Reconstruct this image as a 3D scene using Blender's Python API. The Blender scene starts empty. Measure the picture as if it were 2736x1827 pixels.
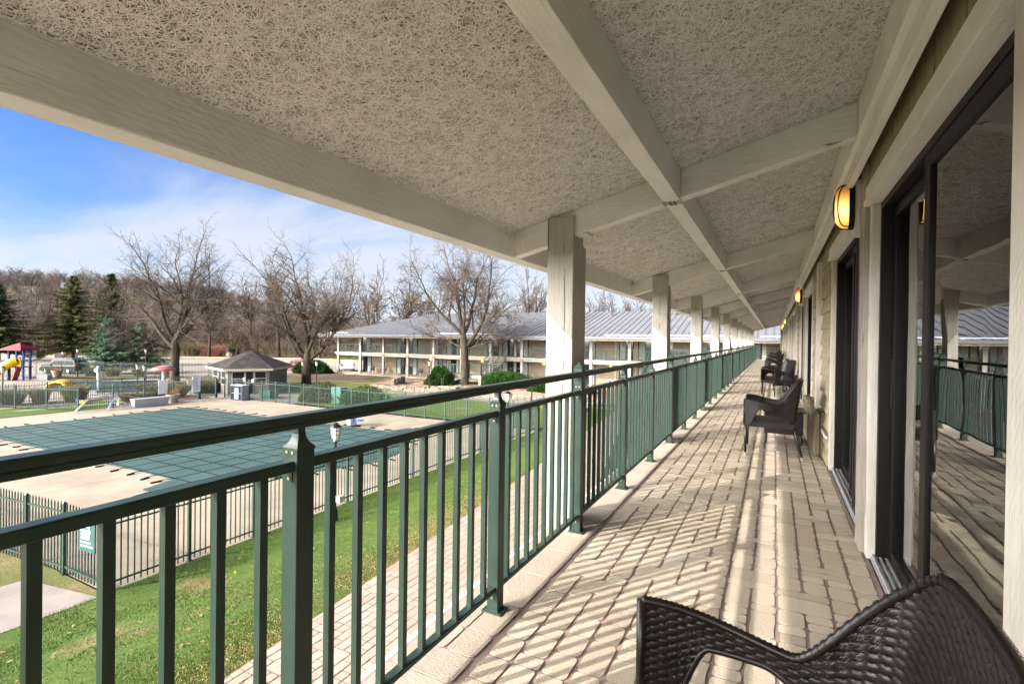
import bpy, bmesh, math, random
from math import sin, cos, pi, radians, sqrt, atan2, exp, floor
from mathutils import Vector, Matrix, noise
scene = bpy.context.scene
C = scene.collection

# ------------------------------------------------------------------ camera
cam = bpy.data.objects.new('camera', bpy.data.cameras.new('camera'))
C.objects.link(cam)
_f, _cx, _cy = 1342.0, 1368.0, 913.5
v1 = Vector((2069-_cx, -(914-_cy), -_f)); v2 = Vector((-1200-_cx, -(870-_cy), -_f))
Yc = v1.normalized(); Xc = -v2.normalized(); Xc = (Xc - Yc*Xc.dot(Yc)).normalized(); Zc = Xc.cross(Yc)
cam.matrix_world = Matrix.Translation((0, 0, 1.29)) @ Matrix((Xc, Yc, Zc)).to_4x4()
cam.data.sensor_width = 36; cam.data.lens = 36*_f/2736
cam.data.clip_start = 0.02; cam.data.clip_end = 3000
scene.camera = cam

# ------------------------------------------------------------------ light
SUN = Vector((-1.0, -1.42, 1.0)).normalized()          # direction towards the sun
el = math.asin(SUN.z); az = atan2(SUN.x, SUN.y)
world = bpy.data.worlds.new('World'); scene.world = world; world.use_nodes = True
nt = world.node_tree; nt.nodes.clear()
def N(nt, t, **kw):
    n = nt.nodes.new(t)
    for k, v in kw.items():
        if k in n.inputs: n.inputs[k].default_value = v
        else: setattr(n, k, v)
    return n
sky = N(nt, 'ShaderNodeTexSky'); sky.sky_type = 'NISHITA'; sky.sun_disc = False
sky.sun_elevation = el; sky.sun_rotation = az; sky.air_density = 1.0; sky.dust_density = 0.2; sky.ozone_density = 4.0
tc = N(nt, 'ShaderNodeTexCoord'); sep = N(nt, 'ShaderNodeSeparateXYZ'); nt.links.new(tc.outputs['Generated'], sep.inputs[0])
def M(nt, op, a, b=None, c=None, clamp=False):
    n = nt.nodes.new('ShaderNodeMath'); n.operation = op; n.use_clamp = clamp
    for i, v in enumerate((a, b, c)):
        if v is None: continue
        if isinstance(v, (int, float)): n.inputs[i].default_value = v
        else: nt.links.new(v, n.inputs[i])
    return n.outputs[0]
zz = M(nt, 'ADD', sep.outputs['Z'], 0.16)
px = M(nt, 'DIVIDE', sep.outputs['X'], zz); py = M(nt, 'DIVIDE', sep.outputs['Y'], zz)
cmb = N(nt, 'ShaderNodeCombineXYZ'); nt.links.new(px, cmb.inputs[0]); nt.links.new(py, cmb.inputs[1])
mp = N(nt, 'ShaderNodeMapping'); mp.inputs['Rotation'].default_value = (0, 0, 0.75); mp.inputs['Scale'].default_value = (0.42, 1.0, 1); mp.inputs['Location'].default_value = (1.9, 0.35, 0)
nt.links.new(cmb.outputs[0], mp.inputs[0])
nz = N(nt, 'ShaderNodeTexNoise', Scale=.85, Detail=8.0, Roughness=0.52, Distortion=0.35); nt.links.new(mp.outputs[0], nz.inputs['Vector'])
# more cloud low down, clear above
lowz = M(nt, 'MULTIPLY_ADD', sep.outputs['Z'], -1.0, 0.26)
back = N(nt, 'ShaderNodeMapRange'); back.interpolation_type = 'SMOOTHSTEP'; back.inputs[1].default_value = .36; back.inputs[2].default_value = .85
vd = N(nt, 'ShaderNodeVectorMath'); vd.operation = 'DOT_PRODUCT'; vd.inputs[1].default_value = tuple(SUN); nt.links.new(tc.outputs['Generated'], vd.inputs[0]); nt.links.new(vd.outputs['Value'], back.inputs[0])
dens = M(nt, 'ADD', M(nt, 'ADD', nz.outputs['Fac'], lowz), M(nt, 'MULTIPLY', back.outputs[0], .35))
cr = N(nt, 'ShaderNodeMapRange'); cr.interpolation_type = 'SMOOTHSTEP'; cr.inputs[1].default_value = 0.40; cr.inputs[2].default_value = 0.62
nt.links.new(dens, cr.inputs[0])
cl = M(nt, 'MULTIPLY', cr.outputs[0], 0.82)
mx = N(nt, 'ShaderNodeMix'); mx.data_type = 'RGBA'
# bright cloud added out of view on the sun's side, to fill the shade
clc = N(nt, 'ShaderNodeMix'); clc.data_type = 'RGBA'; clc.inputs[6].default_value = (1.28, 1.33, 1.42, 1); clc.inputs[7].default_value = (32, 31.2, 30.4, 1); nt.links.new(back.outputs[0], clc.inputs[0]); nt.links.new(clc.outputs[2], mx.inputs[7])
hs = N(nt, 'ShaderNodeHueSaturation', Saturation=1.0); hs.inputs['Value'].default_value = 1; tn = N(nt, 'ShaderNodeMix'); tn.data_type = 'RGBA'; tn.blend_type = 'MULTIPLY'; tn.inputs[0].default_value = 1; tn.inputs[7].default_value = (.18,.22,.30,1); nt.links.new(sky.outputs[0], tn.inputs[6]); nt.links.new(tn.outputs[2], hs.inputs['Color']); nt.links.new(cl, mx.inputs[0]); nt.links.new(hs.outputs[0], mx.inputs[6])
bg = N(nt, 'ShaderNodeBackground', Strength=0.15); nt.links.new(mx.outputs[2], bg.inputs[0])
wo = N(nt, 'ShaderNodeOutputWorld'); nt.links.new(bg.outputs[0], wo.inputs[0])
sun = bpy.data.objects.new('sun', bpy.data.lights.new('sun', 'SUN')); C.objects.link(sun)
sun.data.energy = 2.0; sun.data.angle = radians(0.53); sun.data.color = (1.0, 0.96, 0.90)
sun.rotation_euler = (-SUN).to_track_quat('-Z', 'Y').to_euler()
vs = scene.view_settings; vs.view_transform = 'Standard'; vs.look = 'None'; vs.exposure = 2.2; vs.gamma = 1.0; vs.use_curve_mapping = False
scene.cycles.max_bounces = 8; scene.cycles.diffuse_bounces = 7; scene.cycles.transparent_max_bounces = 24
scene.cycles.sample_clamp_indirect = 6.0

# ------------------------------------------------------------------ helpers
class MB:
    def __init__(s): s.v = []; s.f = []
    def add(s, vs_, fs_):
        b = len(s.v); s.v.extend(vs_); s.f.extend([tuple(b+i for i in f) for f in fs_]); return s
    def box(s, x0, x1, y0, y1, z0, z1):
        return s.add([(x0,y0,z0),(x1,y0,z0),(x1,y1,z0),(x0,y1,z0),(x0,y0,z1),(x1,y0,z1),(x1,y1,z1),(x0,y1,z1)],
                     [(0,3,2,1),(4,5,6,7),(0,1,5,4),(1,2,6,5),(2,3,7,6),(3,0,4,7)])
    def hexa(s, lo, hi):
        return s.add(list(lo)+list(hi), [(0,3,2,1),(4,5,6,7),(0,1,5,4),(1,2,6,5),(2,3,7,6),(3,0,4,7)])
    def prism(s, poly, z0, z1):
        n = len(poly)
        return s.add([(x,y,z0) for x,y in poly]+[(x,y,z1) for x,y in poly],
                     [tuple(reversed(range(n))), tuple(range(n, 2*n))]+[(i,(i+1)%n,n+(i+1)%n,n+i) for i in range(n)])
    def extr(s, poly, axis, a, b):
        n = len(poly)
        def q(p, t):
            return (t,p[0],p[1]) if axis == 0 else (p[0],t,p[1])
        return s.add([q(p,a) for p in poly]+[q(p,b) for p in poly],
                     [tuple(reversed(range(n))), tuple(range(n, 2*n))]+[(i,(i+1)%n,n+(i+1)%n,n+i) for i in range(n)])
    def tube(s, pts, r, n=6, cap=True):
        pts = [Vector(p) for p in pts]; rs = r if isinstance(r, (list, tuple)) else [r]*len(pts)
        b = len(s.v); m = len(pts); up = None
        for i, p in enumerate(pts):
            d = (pts[min(i+1,m-1)]-pts[max(i-1,0)])
            if d.length < 1e-9: d = Vector((0,0,1))
            d.normalize()
            if up is None: up = Vector((1,0,0)) if abs(d.x) < .8 else Vector((0,1,0))
            a = d.cross(up); 
            if a.length < 1e-6: a = d.orthogonal()
            a.normalize(); c = a.cross(d); up = c
            c = d.cross(a)
            for k in range(n):
                t = 2*pi*k/n; q = p + (a*cos(t)+c*sin(t))*rs[i]; s.v.append((q.x,q.y,q.z))
        for i in range(m-1):
            for k in range(n):
                s.f.append((b+i*n+k, b+i*n+(k+1)%n, b+(i+1)*n+(k+1)%n, b+(i+1)*n+k))
        if cap:
            s.f.append(tuple(b+k for k in reversed(range(n)))); s.f.append(tuple(b+(m-1)*n+k for k in range(n)))
        return s
    def lathe(s, prof, cx=0, cy=0, n=12):
        b = len(s.v); m = len(prof)
        for r, z in prof:
            for k in range(n):
                t = 2*pi*(k+.5)/n; s.v.append((cx+r*cos(t), cy+r*sin(t), z))
        for i in range(m-1):
            for k in range(n):
                s.f.append((b+i*n+k, b+i*n+(k+1)%n, b+(i+1)*n+(k+1)%n, b+(i+1)*n+k))
        s.f.append(tuple(b+k for k in reversed(range(n)))); s.f.append(tuple(b+(m-1)*n+k for k in range(n)))
        return s
    def beam(s, p0, p1, w, h):
        p0 = Vector(p0); p1 = Vector(p1); d = (p1-p0).normalized()
        a = d.cross(Vector((0,0,1)))
        if a.length < 1e-4: a = Vector((1,0,0))
        a.normalize(); c = a.cross(d)
        lo = [tuple(p0+a*i*w/2+c*j*h/2) for i,j in ((-1,-1),(1,-1),(1,1),(-1,1))]
        hi = [tuple(p1+a*i*w/2+c*j*h/2) for i,j in ((-1,-1),(1,-1),(1,1),(-1,1))]
        return s.hexa(lo, hi)
def obj(name, mb, mat, parent=None, bevel=0, smooth=False, fix=True, loc=None):
    me = bpy.data.meshes.new(name); me.from_pydata(mb.v, [], mb.f)
    if fix:
        b = bmesh.new(); b.from_mesh(me); bmesh.ops.recalc_face_normals(b, faces=b.faces); b.to_mesh(me); b.free()
    if smooth: me.polygons.foreach_set('use_smooth', [True]*len(me.polygons))
    o = bpy.data.objects.new(name, me); C.objects.link(o)
    if mat: me.materials.append(mat)
    if parent: o.parent = parent
    if loc: o.location = loc
    if bevel:
        m = o.modifiers.new('b', 'BEVEL'); m.width = bevel; m.segments = 2; m.limit_method = 'ANGLE'; m.angle_limit = 0.7
    return o
def tag(o, label=None, cat=None, group=None, kind=None):
    if label: o['label'] = label
    if cat: o['category'] = cat
    if group: o['group'] = group
    if kind: o['kind'] = kind
    return o
def thing(name, label, cat, loc=(0,0,0), rz=0, group=None):
    o = bpy.data.objects.new(name, None); C.objects.link(o); o.location = loc; o.rotation_euler = (0,0,rz)
    o.empty_display_size = .1
    return tag(o, label, cat, group)
def struct(name, mb, mat, **kw): return tag(obj(name, mb, mat, **kw), kind='structure')
CH = {}
def copy_tree(o, loc=None, rz=None, label=None, group=None, scale=None, parent=None):
    c = o.copy(); C.objects.link(c)
    if parent: c.parent = parent
    if loc is not None: c.location = loc
    if rz is not None: c.rotation_euler = (0,0,rz)
    if scale: c.scale = (scale,)*3 if isinstance(scale,(int,float)) else scale
    if label: c['label'] = label
    if group: c['group'] = group
    for ch in [k for k in list(C.objects) if k.parent == o]: copy_tree(ch, parent=c)
    return c
def inst(src, parent, loc, rot=None, name=None):
    c = bpy.data.objects.new(name or src.name.split('.')[0], src.data); C.objects.link(c); c.parent = parent; c.location = loc
    if rot: c.rotation_euler = rot
    return c

# ------------------------------------------------------------------ materials
def rgb(h):
    if isinstance(h, str):
        v = [int(h[i:i+2],16)/255 for i in (0,2,4)]
        return tuple(x/12.92 if x <= .04045 else ((x+.055)/1.055)**2.4 for x in v)+(1,)
    return tuple(h)+(1,)
def newmat(name):
    m = bpy.data.materials.new(name); m.use_nodes = True; nt = m.node_tree
    p = nt.nodes['Principled BSDF']; return m, nt, p
def coords(nt, scale=(1,1,1), world_=False):
    if world_:
        g = nt.nodes.new('ShaderNodeNewGeometry'); src = g.outputs['Position']
    else:
        t = nt.nodes.new('ShaderNodeTexCoord'); src = t.outputs['Object']
    if scale == (1,1,1): return src
    mp = nt.nodes.new('ShaderNodeMapping'); mp.inputs['Scale'].default_value = scale; nt.links.new(src, mp.inputs[0]); return mp.outputs[0]
def noisen(nt, vec, scale, detail=4, rough=.55, dist=0):
    n = N(nt, 'ShaderNodeTexNoise', Scale=scale, Detail=detail, Roughness=rough, Distortion=dist); nt.links.new(vec, n.inputs['Vector']); return n.outputs['Fac']
def mixc(nt, fac, a, b, blend='MIX'):
    n = nt.nodes.new('ShaderNodeMix'); n.data_type = 'RGBA'; n.blend_type = blend
    for i, v in ((0,fac),(6,a),(7,b)):
        if isinstance(v, (int,float)): n.inputs[i].default_value = v
        elif isinstance(v, tuple): n.inputs[i].default_value = v if len(v) == 4 else v+(1,)
        else: nt.links.new(v, n.inputs[i])
    return n.outputs[2]
def ramp(nt, v, a, b, smooth=True):
    n = nt.nodes.new('ShaderNodeMapRange'); n.inputs[1].default_value = a; n.inputs[2].default_value = b
    if smooth: n.interpolation_type = 'SMOOTHSTEP'
    nt.links.new(v, n.inputs[0]); return n.outputs[0]
def bump(nt, p, h, strength, dist=.01):
    b = N(nt, 'ShaderNodeBump', Strength=strength, Distance=dist); nt.links.new(h, b.inputs['Height']); nt.links.new(b.outputs[0], p.inputs['Normal'])
def mat(name, col, rough=.6, metal=0, col2=None, vs_=3, var=(.35,.65), bs=0, bstr=.3, bdist=.01, scale=(1,1,1), w=False, spec=.5, detail=5):
    m, nt, p = newmat(name); p.inputs['Roughness'].default_value = rough; p.inputs['Metallic'].default_value = metal
    p.inputs['Specular IOR Level'].default_value = spec
    c = rgb(col)
    if col2 or bs: vec = coords(nt, scale, w)
    if col2:
        f = ramp(nt, noisen(nt, vec, vs_, detail), *var); nt.links.new(mixc(nt, f, c, rgb(col2)), p.inputs['Base Color'])
    else: p.inputs['Base Color'].default_value = c
    if bs: bump(nt, p, noisen(nt, vec, bs, 5, .6), bstr, bdist)
    return m
def wood(name, c1, c2, sc, chip=None):
    m, nt, p = newmat(name); p.inputs['Roughness'].default_value = .55; p.inputs['Specular IOR Level'].default_value = .3
    v = coords(nt, sc, True); v0 = coords(nt, (1,1,1), True)
    big = ramp(nt, noisen(nt, v0, 3, 5), .3, .7)
    c = mixc(nt, big, rgb(c1), rgb(c2))
    grain = noisen(nt, v, 12, 6, .65, .4)
    saw = nt.nodes.new('ShaderNodeTexWave'); saw.wave_type = 'RINGS'; saw.rings_direction = 'SPHERICAL'
    saw.inputs['Scale'].default_value = 14; saw.inputs['Distortion'].default_value = 2.5; saw.inputs['Detail'].default_value = 2; nt.links.new(v0, saw.inputs['Vector'])
    crack = ramp(nt, noisen(nt, v, 3.1, 2, .5, .2), .735, .75)
    c = mixc(nt, M(nt,'MULTIPLY',crack,.75), c, (.05,.04,.03,1))
    c = mixc(nt, M(nt,'MULTIPLY',ramp(nt, grain, .3, .62),.22), c, rgb(c1), 'MULTIPLY')
    if chip:
        ch = ramp(nt, noisen(nt, v, 5, 8, .7), .70, .72); c = mixc(nt, ch, c, rgb(chip))
    nt.links.new(c, p.inputs['Base Color'])
    h = M(nt, 'ADD', M(nt,'MULTIPLY',grain,1.3), M(nt,'MULTIPLY',saw.outputs['Fac'],.12)); h = M(nt,'SUBTRACT',h,M(nt,'MULTIPLY',crack,.8))
    bump(nt, p, h, .7, .006); return m
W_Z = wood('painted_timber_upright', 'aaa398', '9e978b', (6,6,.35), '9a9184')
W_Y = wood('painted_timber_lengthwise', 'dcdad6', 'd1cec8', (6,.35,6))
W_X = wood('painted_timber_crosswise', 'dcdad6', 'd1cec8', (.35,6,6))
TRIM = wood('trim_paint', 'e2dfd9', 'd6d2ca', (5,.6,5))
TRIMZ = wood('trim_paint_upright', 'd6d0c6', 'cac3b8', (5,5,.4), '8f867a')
SIDING = mat('siding_paint', 'a99c82', .65, col2='9a8c72', vs_=2.2, bs=14, bstr=.35, bdist=.004, scale=(3,1,9), w=True, spec=.3)
SIDINGV = mat('siding_board_paint', '9c8f70', .65, col2='8f8264', vs_=5, bs=10, bstr=.3, bdist=.004, scale=(9,9,.6), w=True, spec=.3)
GREEN = mat('green_metal_paint', '2b3a31', .36, col2='26342b', vs_=9, bs=260, bstr=.10, bdist=.002, spec=.25, w=True)
FGREEN = mat('fence_green_paint', '263c2f', .45, col2='203429', vs_=4)
DKGREEN = mat('dark_green_paint', '1d3d33', .4)
BLACKM = mat('black_metal', '15171a', .4, spec=.4)
FRAME = mat('door_frame_bronze', '14110f', .5, spec=.2)
ALU = mat('track_aluminium', 'b4b5b6', .38, .25, col2='a0a1a3', vs_=20)
WHITE = mat('white_plastic', 'a9a9a6', .45, col2='9c9c99', vs_=3)
WHITEP = mat('white_paint', 'c0bcb4', .5, col2='b0aba2', vs_=3)
SCREW = mat('screw_brass', 'a88e6a', .4, .6)
STEEL = mat('brushed_steel', 'b4b4b2', .35, .8)
def m_soffit():
    m, nt, p = newmat('wood_wool_board'); p.inputs['Roughness'].default_value = .85; p.inputs['Specular IOR Level'].default_value = .15
    v = coords(nt, (1,1,1), True)
    acc = None
    for i, (s, o) in enumerate(((30,0),(40,11),(52,23),(64,37),(76,51))):
        mp = nt.nodes.new('ShaderNodeMapping'); mp.inputs['Location'].default_value = (o, o*.7, o*.3); mp.inputs['Rotation'].default_value = (0,0,i*1.1)
        mp.inputs['Scale'].default_value = (1, .55, 1); nt.links.new(v, mp.inputs[0])
        n = noisen(nt, mp.outputs[0], s, 1.5, .5, .9)
        d = M(nt,'ABSOLUTE',M(nt,'SUBTRACT',n,.5))
        t = M(nt,'SUBTRACT',1.0,M(nt,'MULTIPLY',d,24.0 if i<2 else 19.0),clamp=True)
        t = M(nt,'MULTIPLY',t,1.0-.09*i)
        acc = t if acc is None else M(nt,'MAXIMUM',acc,t)
    fac = ramp(nt, acc, .0, .55)
    c = mixc(nt, fac, rgb('5d564d'), rgb('b9b1a6'))  # colour darkened between strands, standing in for shade in the gaps
    big = ramp(nt, noisen(nt, v, 1.3, 3), .35, .65); c = mixc(nt, M(nt,'MULTIPLY',big,.18), c, rgb('8e867a'))
    nt.links.new(c, p.inputs['Base Color']); bump(nt, p, acc, .8, .006); return m
SOFFIT = m_soffit()
def m_stone(name, a, b, fleck, bs=90):
    m, nt, p = newmat(name); p.inputs['Roughness'].default_value = .72; p.inputs['Specular IOR Level'].default_value = .35
    g = nt.nodes.new('ShaderNodeNewGeometry'); v = g.outputs['Position']
    f = M(nt,'ADD',M(nt,'MULTIPLY',g.outputs['Random Per Island'],.75),M(nt,'MULTIPLY',noisen(nt, v, 1.7, 4),.5))
    c = mixc(nt, f, rgb(a), rgb(b)); sp = ramp(nt, noisen(nt, v, bs*1.6, 2), .62, .75); c = mixc(nt, M(nt,'MULTIPLY',sp,.4), c, rgb(fleck)); sp2 = ramp(nt, noisen(nt, v, bs*1.3, 3, .7), .60, .70); c = mixc(nt, M(nt,'MULTIPLY',sp2,.15), c, (.20,.15,.11,1))  # pale and dark flecks scattered over the stone by noise
    dirt = ramp(nt, noisen(nt, v, 4.5, 7, .65), .60, .80); c = mixc(nt, M(nt,'MULTIPLY',dirt,.22), c, (.22,.17,.13,1))
    nt.links.new(c, p.inputs['Base Color']); bump(nt, p, noisen(nt, v, bs, 4, .8), 1.0, .012); return m
STONE = m_stone('stamped_coating_stone', 'cfc2ad', 'b3a38e', 'e0d6c5')
STONE_EDGE = m_stone('stamped_coating_edge', 'b0a394', 'a29482', 'c4b7a8')
GROUT = mat('stamped_coating_joint', '98827a', .8, col2='867067', vs_=8, bs=60, bstr=.3, bdist=.003, w=True)
PAVER = m_stone('walk_paver', 'a59686', '968573', 'b8ab9c', 40)
PJOINT = mat('walk_joint', '8a7466', .85, col2='7a6457', vs_=6, w=True)
def glass(name, tint=(.9,.95,.93), ior=1.75, wav=True):
    m = bpy.data.materials.new(name); m.use_nodes = True; nt = m.node_tree; nt.nodes.clear()
    fr = N(nt, 'ShaderNodeFresnel', IOR=ior); gl = N(nt, 'ShaderNodeBsdfGlossy', Roughness=0.0); gl.inputs[0].default_value = (.95,.97,.96,1)
    tr = N(nt, 'ShaderNodeBsdfTransparent'); tr.inputs[0].default_value = tint+(1,)
    mx = nt.nodes.new('ShaderNodeMixShader'); nt.links.new(fr.outputs[0], mx.inputs[0]); nt.links.new(tr.outputs[0], mx.inputs[1]); nt.links.new(gl.outputs[0], mx.inputs[2])
    if wav:
        g = nt.nodes.new('ShaderNodeNewGeometry'); n = noisen(nt, g.outputs['Position'], 1.6, 2, .5, 0)
        b = N(nt, 'ShaderNodeBump', Strength=.10, Distance=.02); nt.links.new(n, b.inputs['Height']); nt.links.new(b.outputs[0], gl.inputs['Normal'])
    o = nt.nodes.new('ShaderNodeOutputMaterial'); nt.links.new(mx.outputs[0], o.inputs[0]); return m
GLASS = glass('door_glass', (.92,.96,.94), 2.3)
GLASSF = glass('far_window_glass', (.55,.62,.6), 1.6, False)
INTER = mat('room_interior_paint', '8f877a', .9)
CARPET = mat('room_carpet', '4a4038', .95)
CURTAIN = mat('curtain_fabric', 'e6ece8', .85, col2='d0d8d3', vs_=8, scale=(1,12,.3))
def emis(name, col, s, base='e8c070', hot=False):
    m, nt, p = newmat(name)
    if hot:   # the bulb shows as a hot spot through the frosted glass
        v = coords(nt); d = N(nt, 'ShaderNodeVectorMath'); d.operation = 'DISTANCE'; d.inputs[1].default_value = (-.05,-.02,-.035); nt.links.new(v, d.inputs[0])
        h = M(nt,'POWER',M(nt,'SUBTRACT',1.0,M(nt,'MULTIPLY',d.outputs['Value'],6.5),clamp=True),1.6); nt.links.new(M(nt,'MULTIPLY_ADD',h,1.1,.10), p.inputs['Emission Strength'])
        nt.links.new(mixc(nt, h, rgb('e09030'), rgb('ffdf90')), p.inputs['Emission Color']); p.inputs['Base Color'].default_value = rgb(base); p.inputs['Roughness'].default_value = .3; return m
    m, nt, p = newmat(name) if False else (m, nt, p); p.inputs['Base Color'].default_value = rgb(base); p.inputs['Emission Color'].default_value = rgb(col); p.inputs['Emission Strength'].default_value = s; p.inputs['Roughness'].default_value = .3; return m
def ashlar(x0, x1, y0, y1, ux, uy, seed, gx, gy, z, h, wob, mb, near=9, edge=None, skirt=5):
    """stones of mixed sizes that fill a grid, each a wobbly rounded block"""
    rnd = random.Random(seed); nx = int(round((x1-x0)/ux)); ny = int(round((y1-y0)/uy)); used = [[0]*ny for _ in range(nx)]
    sizes = [(1,1),(1,1),(1,2),(1,2),(2,1),(1,2),(2,2),(2,1),(1,2),(1,1),(1,3)]
    for j in range(ny):
        for i in range(nx):
            if used[i][j]: continue
            w, l = rnd.choice(sizes)
            if i+w > nx or any(used[i+a][j] for a in range(w)): w = 1
            if j+l > ny or any(used[i+a][j+b] for a in range(w) for b in range(l)): l = 1
            for a in range(w):
                for b in range(l): used[i+a][j+b] = 1
            X0 = x0+i*ux+gx*rnd.uniform(.35,.75); X1 = x0+(i+w)*ux-gx*rnd.uniform(.25,.65)
            Y0 = y0+j*uy+gy*rnd.uniform(.4,.6); Y1 = y0+(j+l)*uy-gy*rnd.uniform(.4,.6)
            if edge and X0 < edge(Y0): 
                if X1 < edge(Y0)+.03: continue
                X0 = edge(Y0)
            r = min(min(X1-X0, Y1-Y0)*rnd.uniform(.14,.28), rnd.uniform(.012,.026))
            if Y0 < near:
                pts = []
                for cx, cy, a0 in ((X1-r,Y1-r,0),(X0+r,Y1-r,90),(X0+r,Y0+r,180),(X1-r,Y0+r,270)):
                    for k in range(3):
                        t = radians(a0+k*45); pts.append((cx+r*cos(t), cy+r*sin(t)))
                q = []
                for k in range(len(pts)):
                    a = pts[k]; b = pts[(k+1)%len(pts)]; q.append(a); L = math.dist(a, b)
                    nn = int(L/.05)
                    for t in range(1, nn): q.append((a[0]+(b[0]-a[0])*t/nn+rnd.uniform(-wob,wob), a[1]+(b[1]-a[1])*t/nn+rnd.uniform(-wob,wob)*.5))
                pts = [(p[0]+rnd.uniform(-wob,wob)*.6, p[1]+rnd.uniform(-wob,wob)*.4) for p in q]
            else:
                c = r*.5; pts = [(X0+c,Y0),(X1-c,Y0),(X1,Y0+c),(X1,Y1-c),(X1-c,Y1),(X0+c,Y1),(X0,Y1-c),(X0,Y0+c)]
            n = len(pts); b = len(mb.v)
            mb.v.extend([(x,y,z+h) for x,y in pts]); mb.f.append(tuple(range(b, b+n)))
            if Y0 < skirt:
                cx = (X0+X1)/2; cy = (Y0+Y1)/2
                mb.v.extend([(x+(x-cx)*.012,y+(y-cy)*.012,z-.001) for x,y in pts])
                mb.f.extend([(b+k, b+n+k, b+n+(k+1)%n, b+(k+1)%n) for k in range(n)])
    return mb

# ------------------------------------------------------------------ our wing of the hotel
YS, YE = -4.0, 41.3          # the gallery runs from behind the camera to its far end
wing = thing('hotel_wing', 'beige timber hotel wing whose roofed upper gallery the picture is taken from', 'building', (0,0,0))
obj('gallery_slab', MB().box(-1.36,.52,YS,YE,-.22,-.004), GROUT, wing)
obj('slab_fascia', MB().box(-1.40,-1.362,YS,YE,-.30,-.02), TRIM, wing)
mb = MB(); ashlar(-1.03,.50,YS,YE,.1177,.076,5,.015,.008,0,.0014,.0030,mb); obj('floor_stones', mb, STONE, wing, fix=False)
mb = MB(); rnd = random.Random(3); y = YS
while y < YE:
    l = rnd.choice((.17,.26,.35)); b = .0
    if rnd.random() < .35: ashlar(-1.345,-1.05,y+.004,y+l-.004,.147,l-.004,int(y*100),.007,.004,0,.0016,.002,mb,near=9)
    else: ashlar(-1.345,-1.05,y+.004,y+l-.004,.295,l-.004,int(y*100)+1,.007,.004,0,.0016,.002,mb,near=9)
    y += l
obj('border_stones', mb, STONE_EDGE, wing, fix=False)
def zs(x): return 2.484+.2536*x                    # underside of the wood-wool ceiling boards
mb = MB(); mb.hexa([(-1.69,YS,zs(-1.69)),(.9,YS,zs(.9)),(.9,YE-1,zs(.9)),(-1.69,YE-1,zs(-1.69))],[(-1.69,YS,zs(-1.69)+.05),(.9,YS,zs(.9)+.05),(.9,YE-1,zs(.9)+.05),(-1.69,YE-1,zs(-1.69)+.05)])
obj('ceiling_board', mb, SOFFIT, wing)
import numpy as np
def fibres(n, y0, y1, w, l0, l1, seed):
    r = np.random.default_rng(seed); K = 6
    x = r.uniform(-1.69, .40, n); y = r.uniform(y0, y1, n); th = r.uniform(0, 2*np.pi, n); L = r.uniform(l0, l1, n)/(K-1)
    k = r.normal(0, .42, n); h0 = r.uniform(.0008, .0052, n); dh = r.normal(0, .0006, n); P = np.zeros((n, K, 2, 3))
    for i in range(K):
        h = np.clip(h0+dh*i, .0004, .007)
        for s_, q in ((0,-1),(1,1)):
            px_ = x-np.sin(th)*w*q; py_ = y+np.cos(th)*w*q
            P[:, i, s_, 0] = px_; P[:, i, s_, 1] = py_; P[:, i, s_, 2] = 2.484+.2536*px_-h
        x = x+np.cos(th)*L; y = y+np.sin(th)*L; th = th+k+r.normal(0, .12, n)
    b = (np.arange(n)*K*2)[:,None,None]; i = np.arange(K-1)[None,:,None]*2
    F = (b+i+np.array([0,1,3,2])[None,None,:]).reshape(-1,4); me = bpy.data.meshes.new('wood_wool')
    me.vertices.add(n*K*2); me.vertices.foreach_set('co', P.ravel()); me.loops.add(F.size); me.loops.foreach_set('vertex_index', F.ravel().astype(np.int32))
    me.polygons.add(len(F)); me.polygons.foreach_set('loop_start', np.arange(0,F.size,4,dtype=np.int32)); me.update(); me.materials.append(FIBRE)
    o = bpy.data.objects.new('wood_wool', me); C.objects.link(o); o.parent = wing; tag(o, kind='stuff')
FIBRE, _nt, _p = newmat('wood_wool_fibre'); _p.inputs['Roughness'].default_value = .8; _p.inputs['Specular IOR Level'].default_value = .2
_g = _nt.nodes.new('ShaderNodeNewGeometry'); _nt.links.new(mixc(_nt, _g.outputs['Random Per Island'], rgb('f3f1ee'), rgb('d2cec8')), _p.inputs['Base Color'])
fibres(98000, -.6, 4.4, .00095, .035, .10, 1); fibres(46000, 4.4, 13, .0020, .07, .16, 2)
obj('edge_beam', MB().box(-1.80,-1.68,YS,YE-.6,1.875,2.10), W_Y, wing, bevel=.006)
obj('eave_fascia', MB().box(-1.86,-1.803,YS,YE-.5,1.93,2.16), TRIM, wing)
mb = MB(); mb.hexa([(-1.95,YS,2.10),(6,YS,4.08),(6,YE,4.08),(-1.95,YE,2.10)],[(-1.95,YS,2.15),(6,YS,4.13),(6,YE,4.13),(-1.95,YE,2.15)])
ROOFM = mat('standing_seam_metal', 'b3b5ba', .5, .05, col2='a6a9b0', vs_=1.2)
obj('roof', mb, ROOFM, wing)
CRACK = mat('open_check', '2e271f', .95)
PY = [3.20+3.39*k for k in range(-2, 11)]          # timber posts
def rafter(y):
    o = []
    for a, b in ((-1.68,-.632),(-.528,.376)):
        mb = MB(); w = .092
        mb.hexa([(a,y,zs(a)-.18),(b,y,zs(b)-.18),(b,y+w,zs(b)-.18),(a,y+w,zs(a)-.18)],[(a,y,zs(a)-.002),(b,y,zs(b)-.002),(b,y+w,zs(b)-.002),(a,y+w,zs(a)-.002)])
        o.append(obj('rafter', mb, W_X, wing, bevel=.004))
    return o
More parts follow.
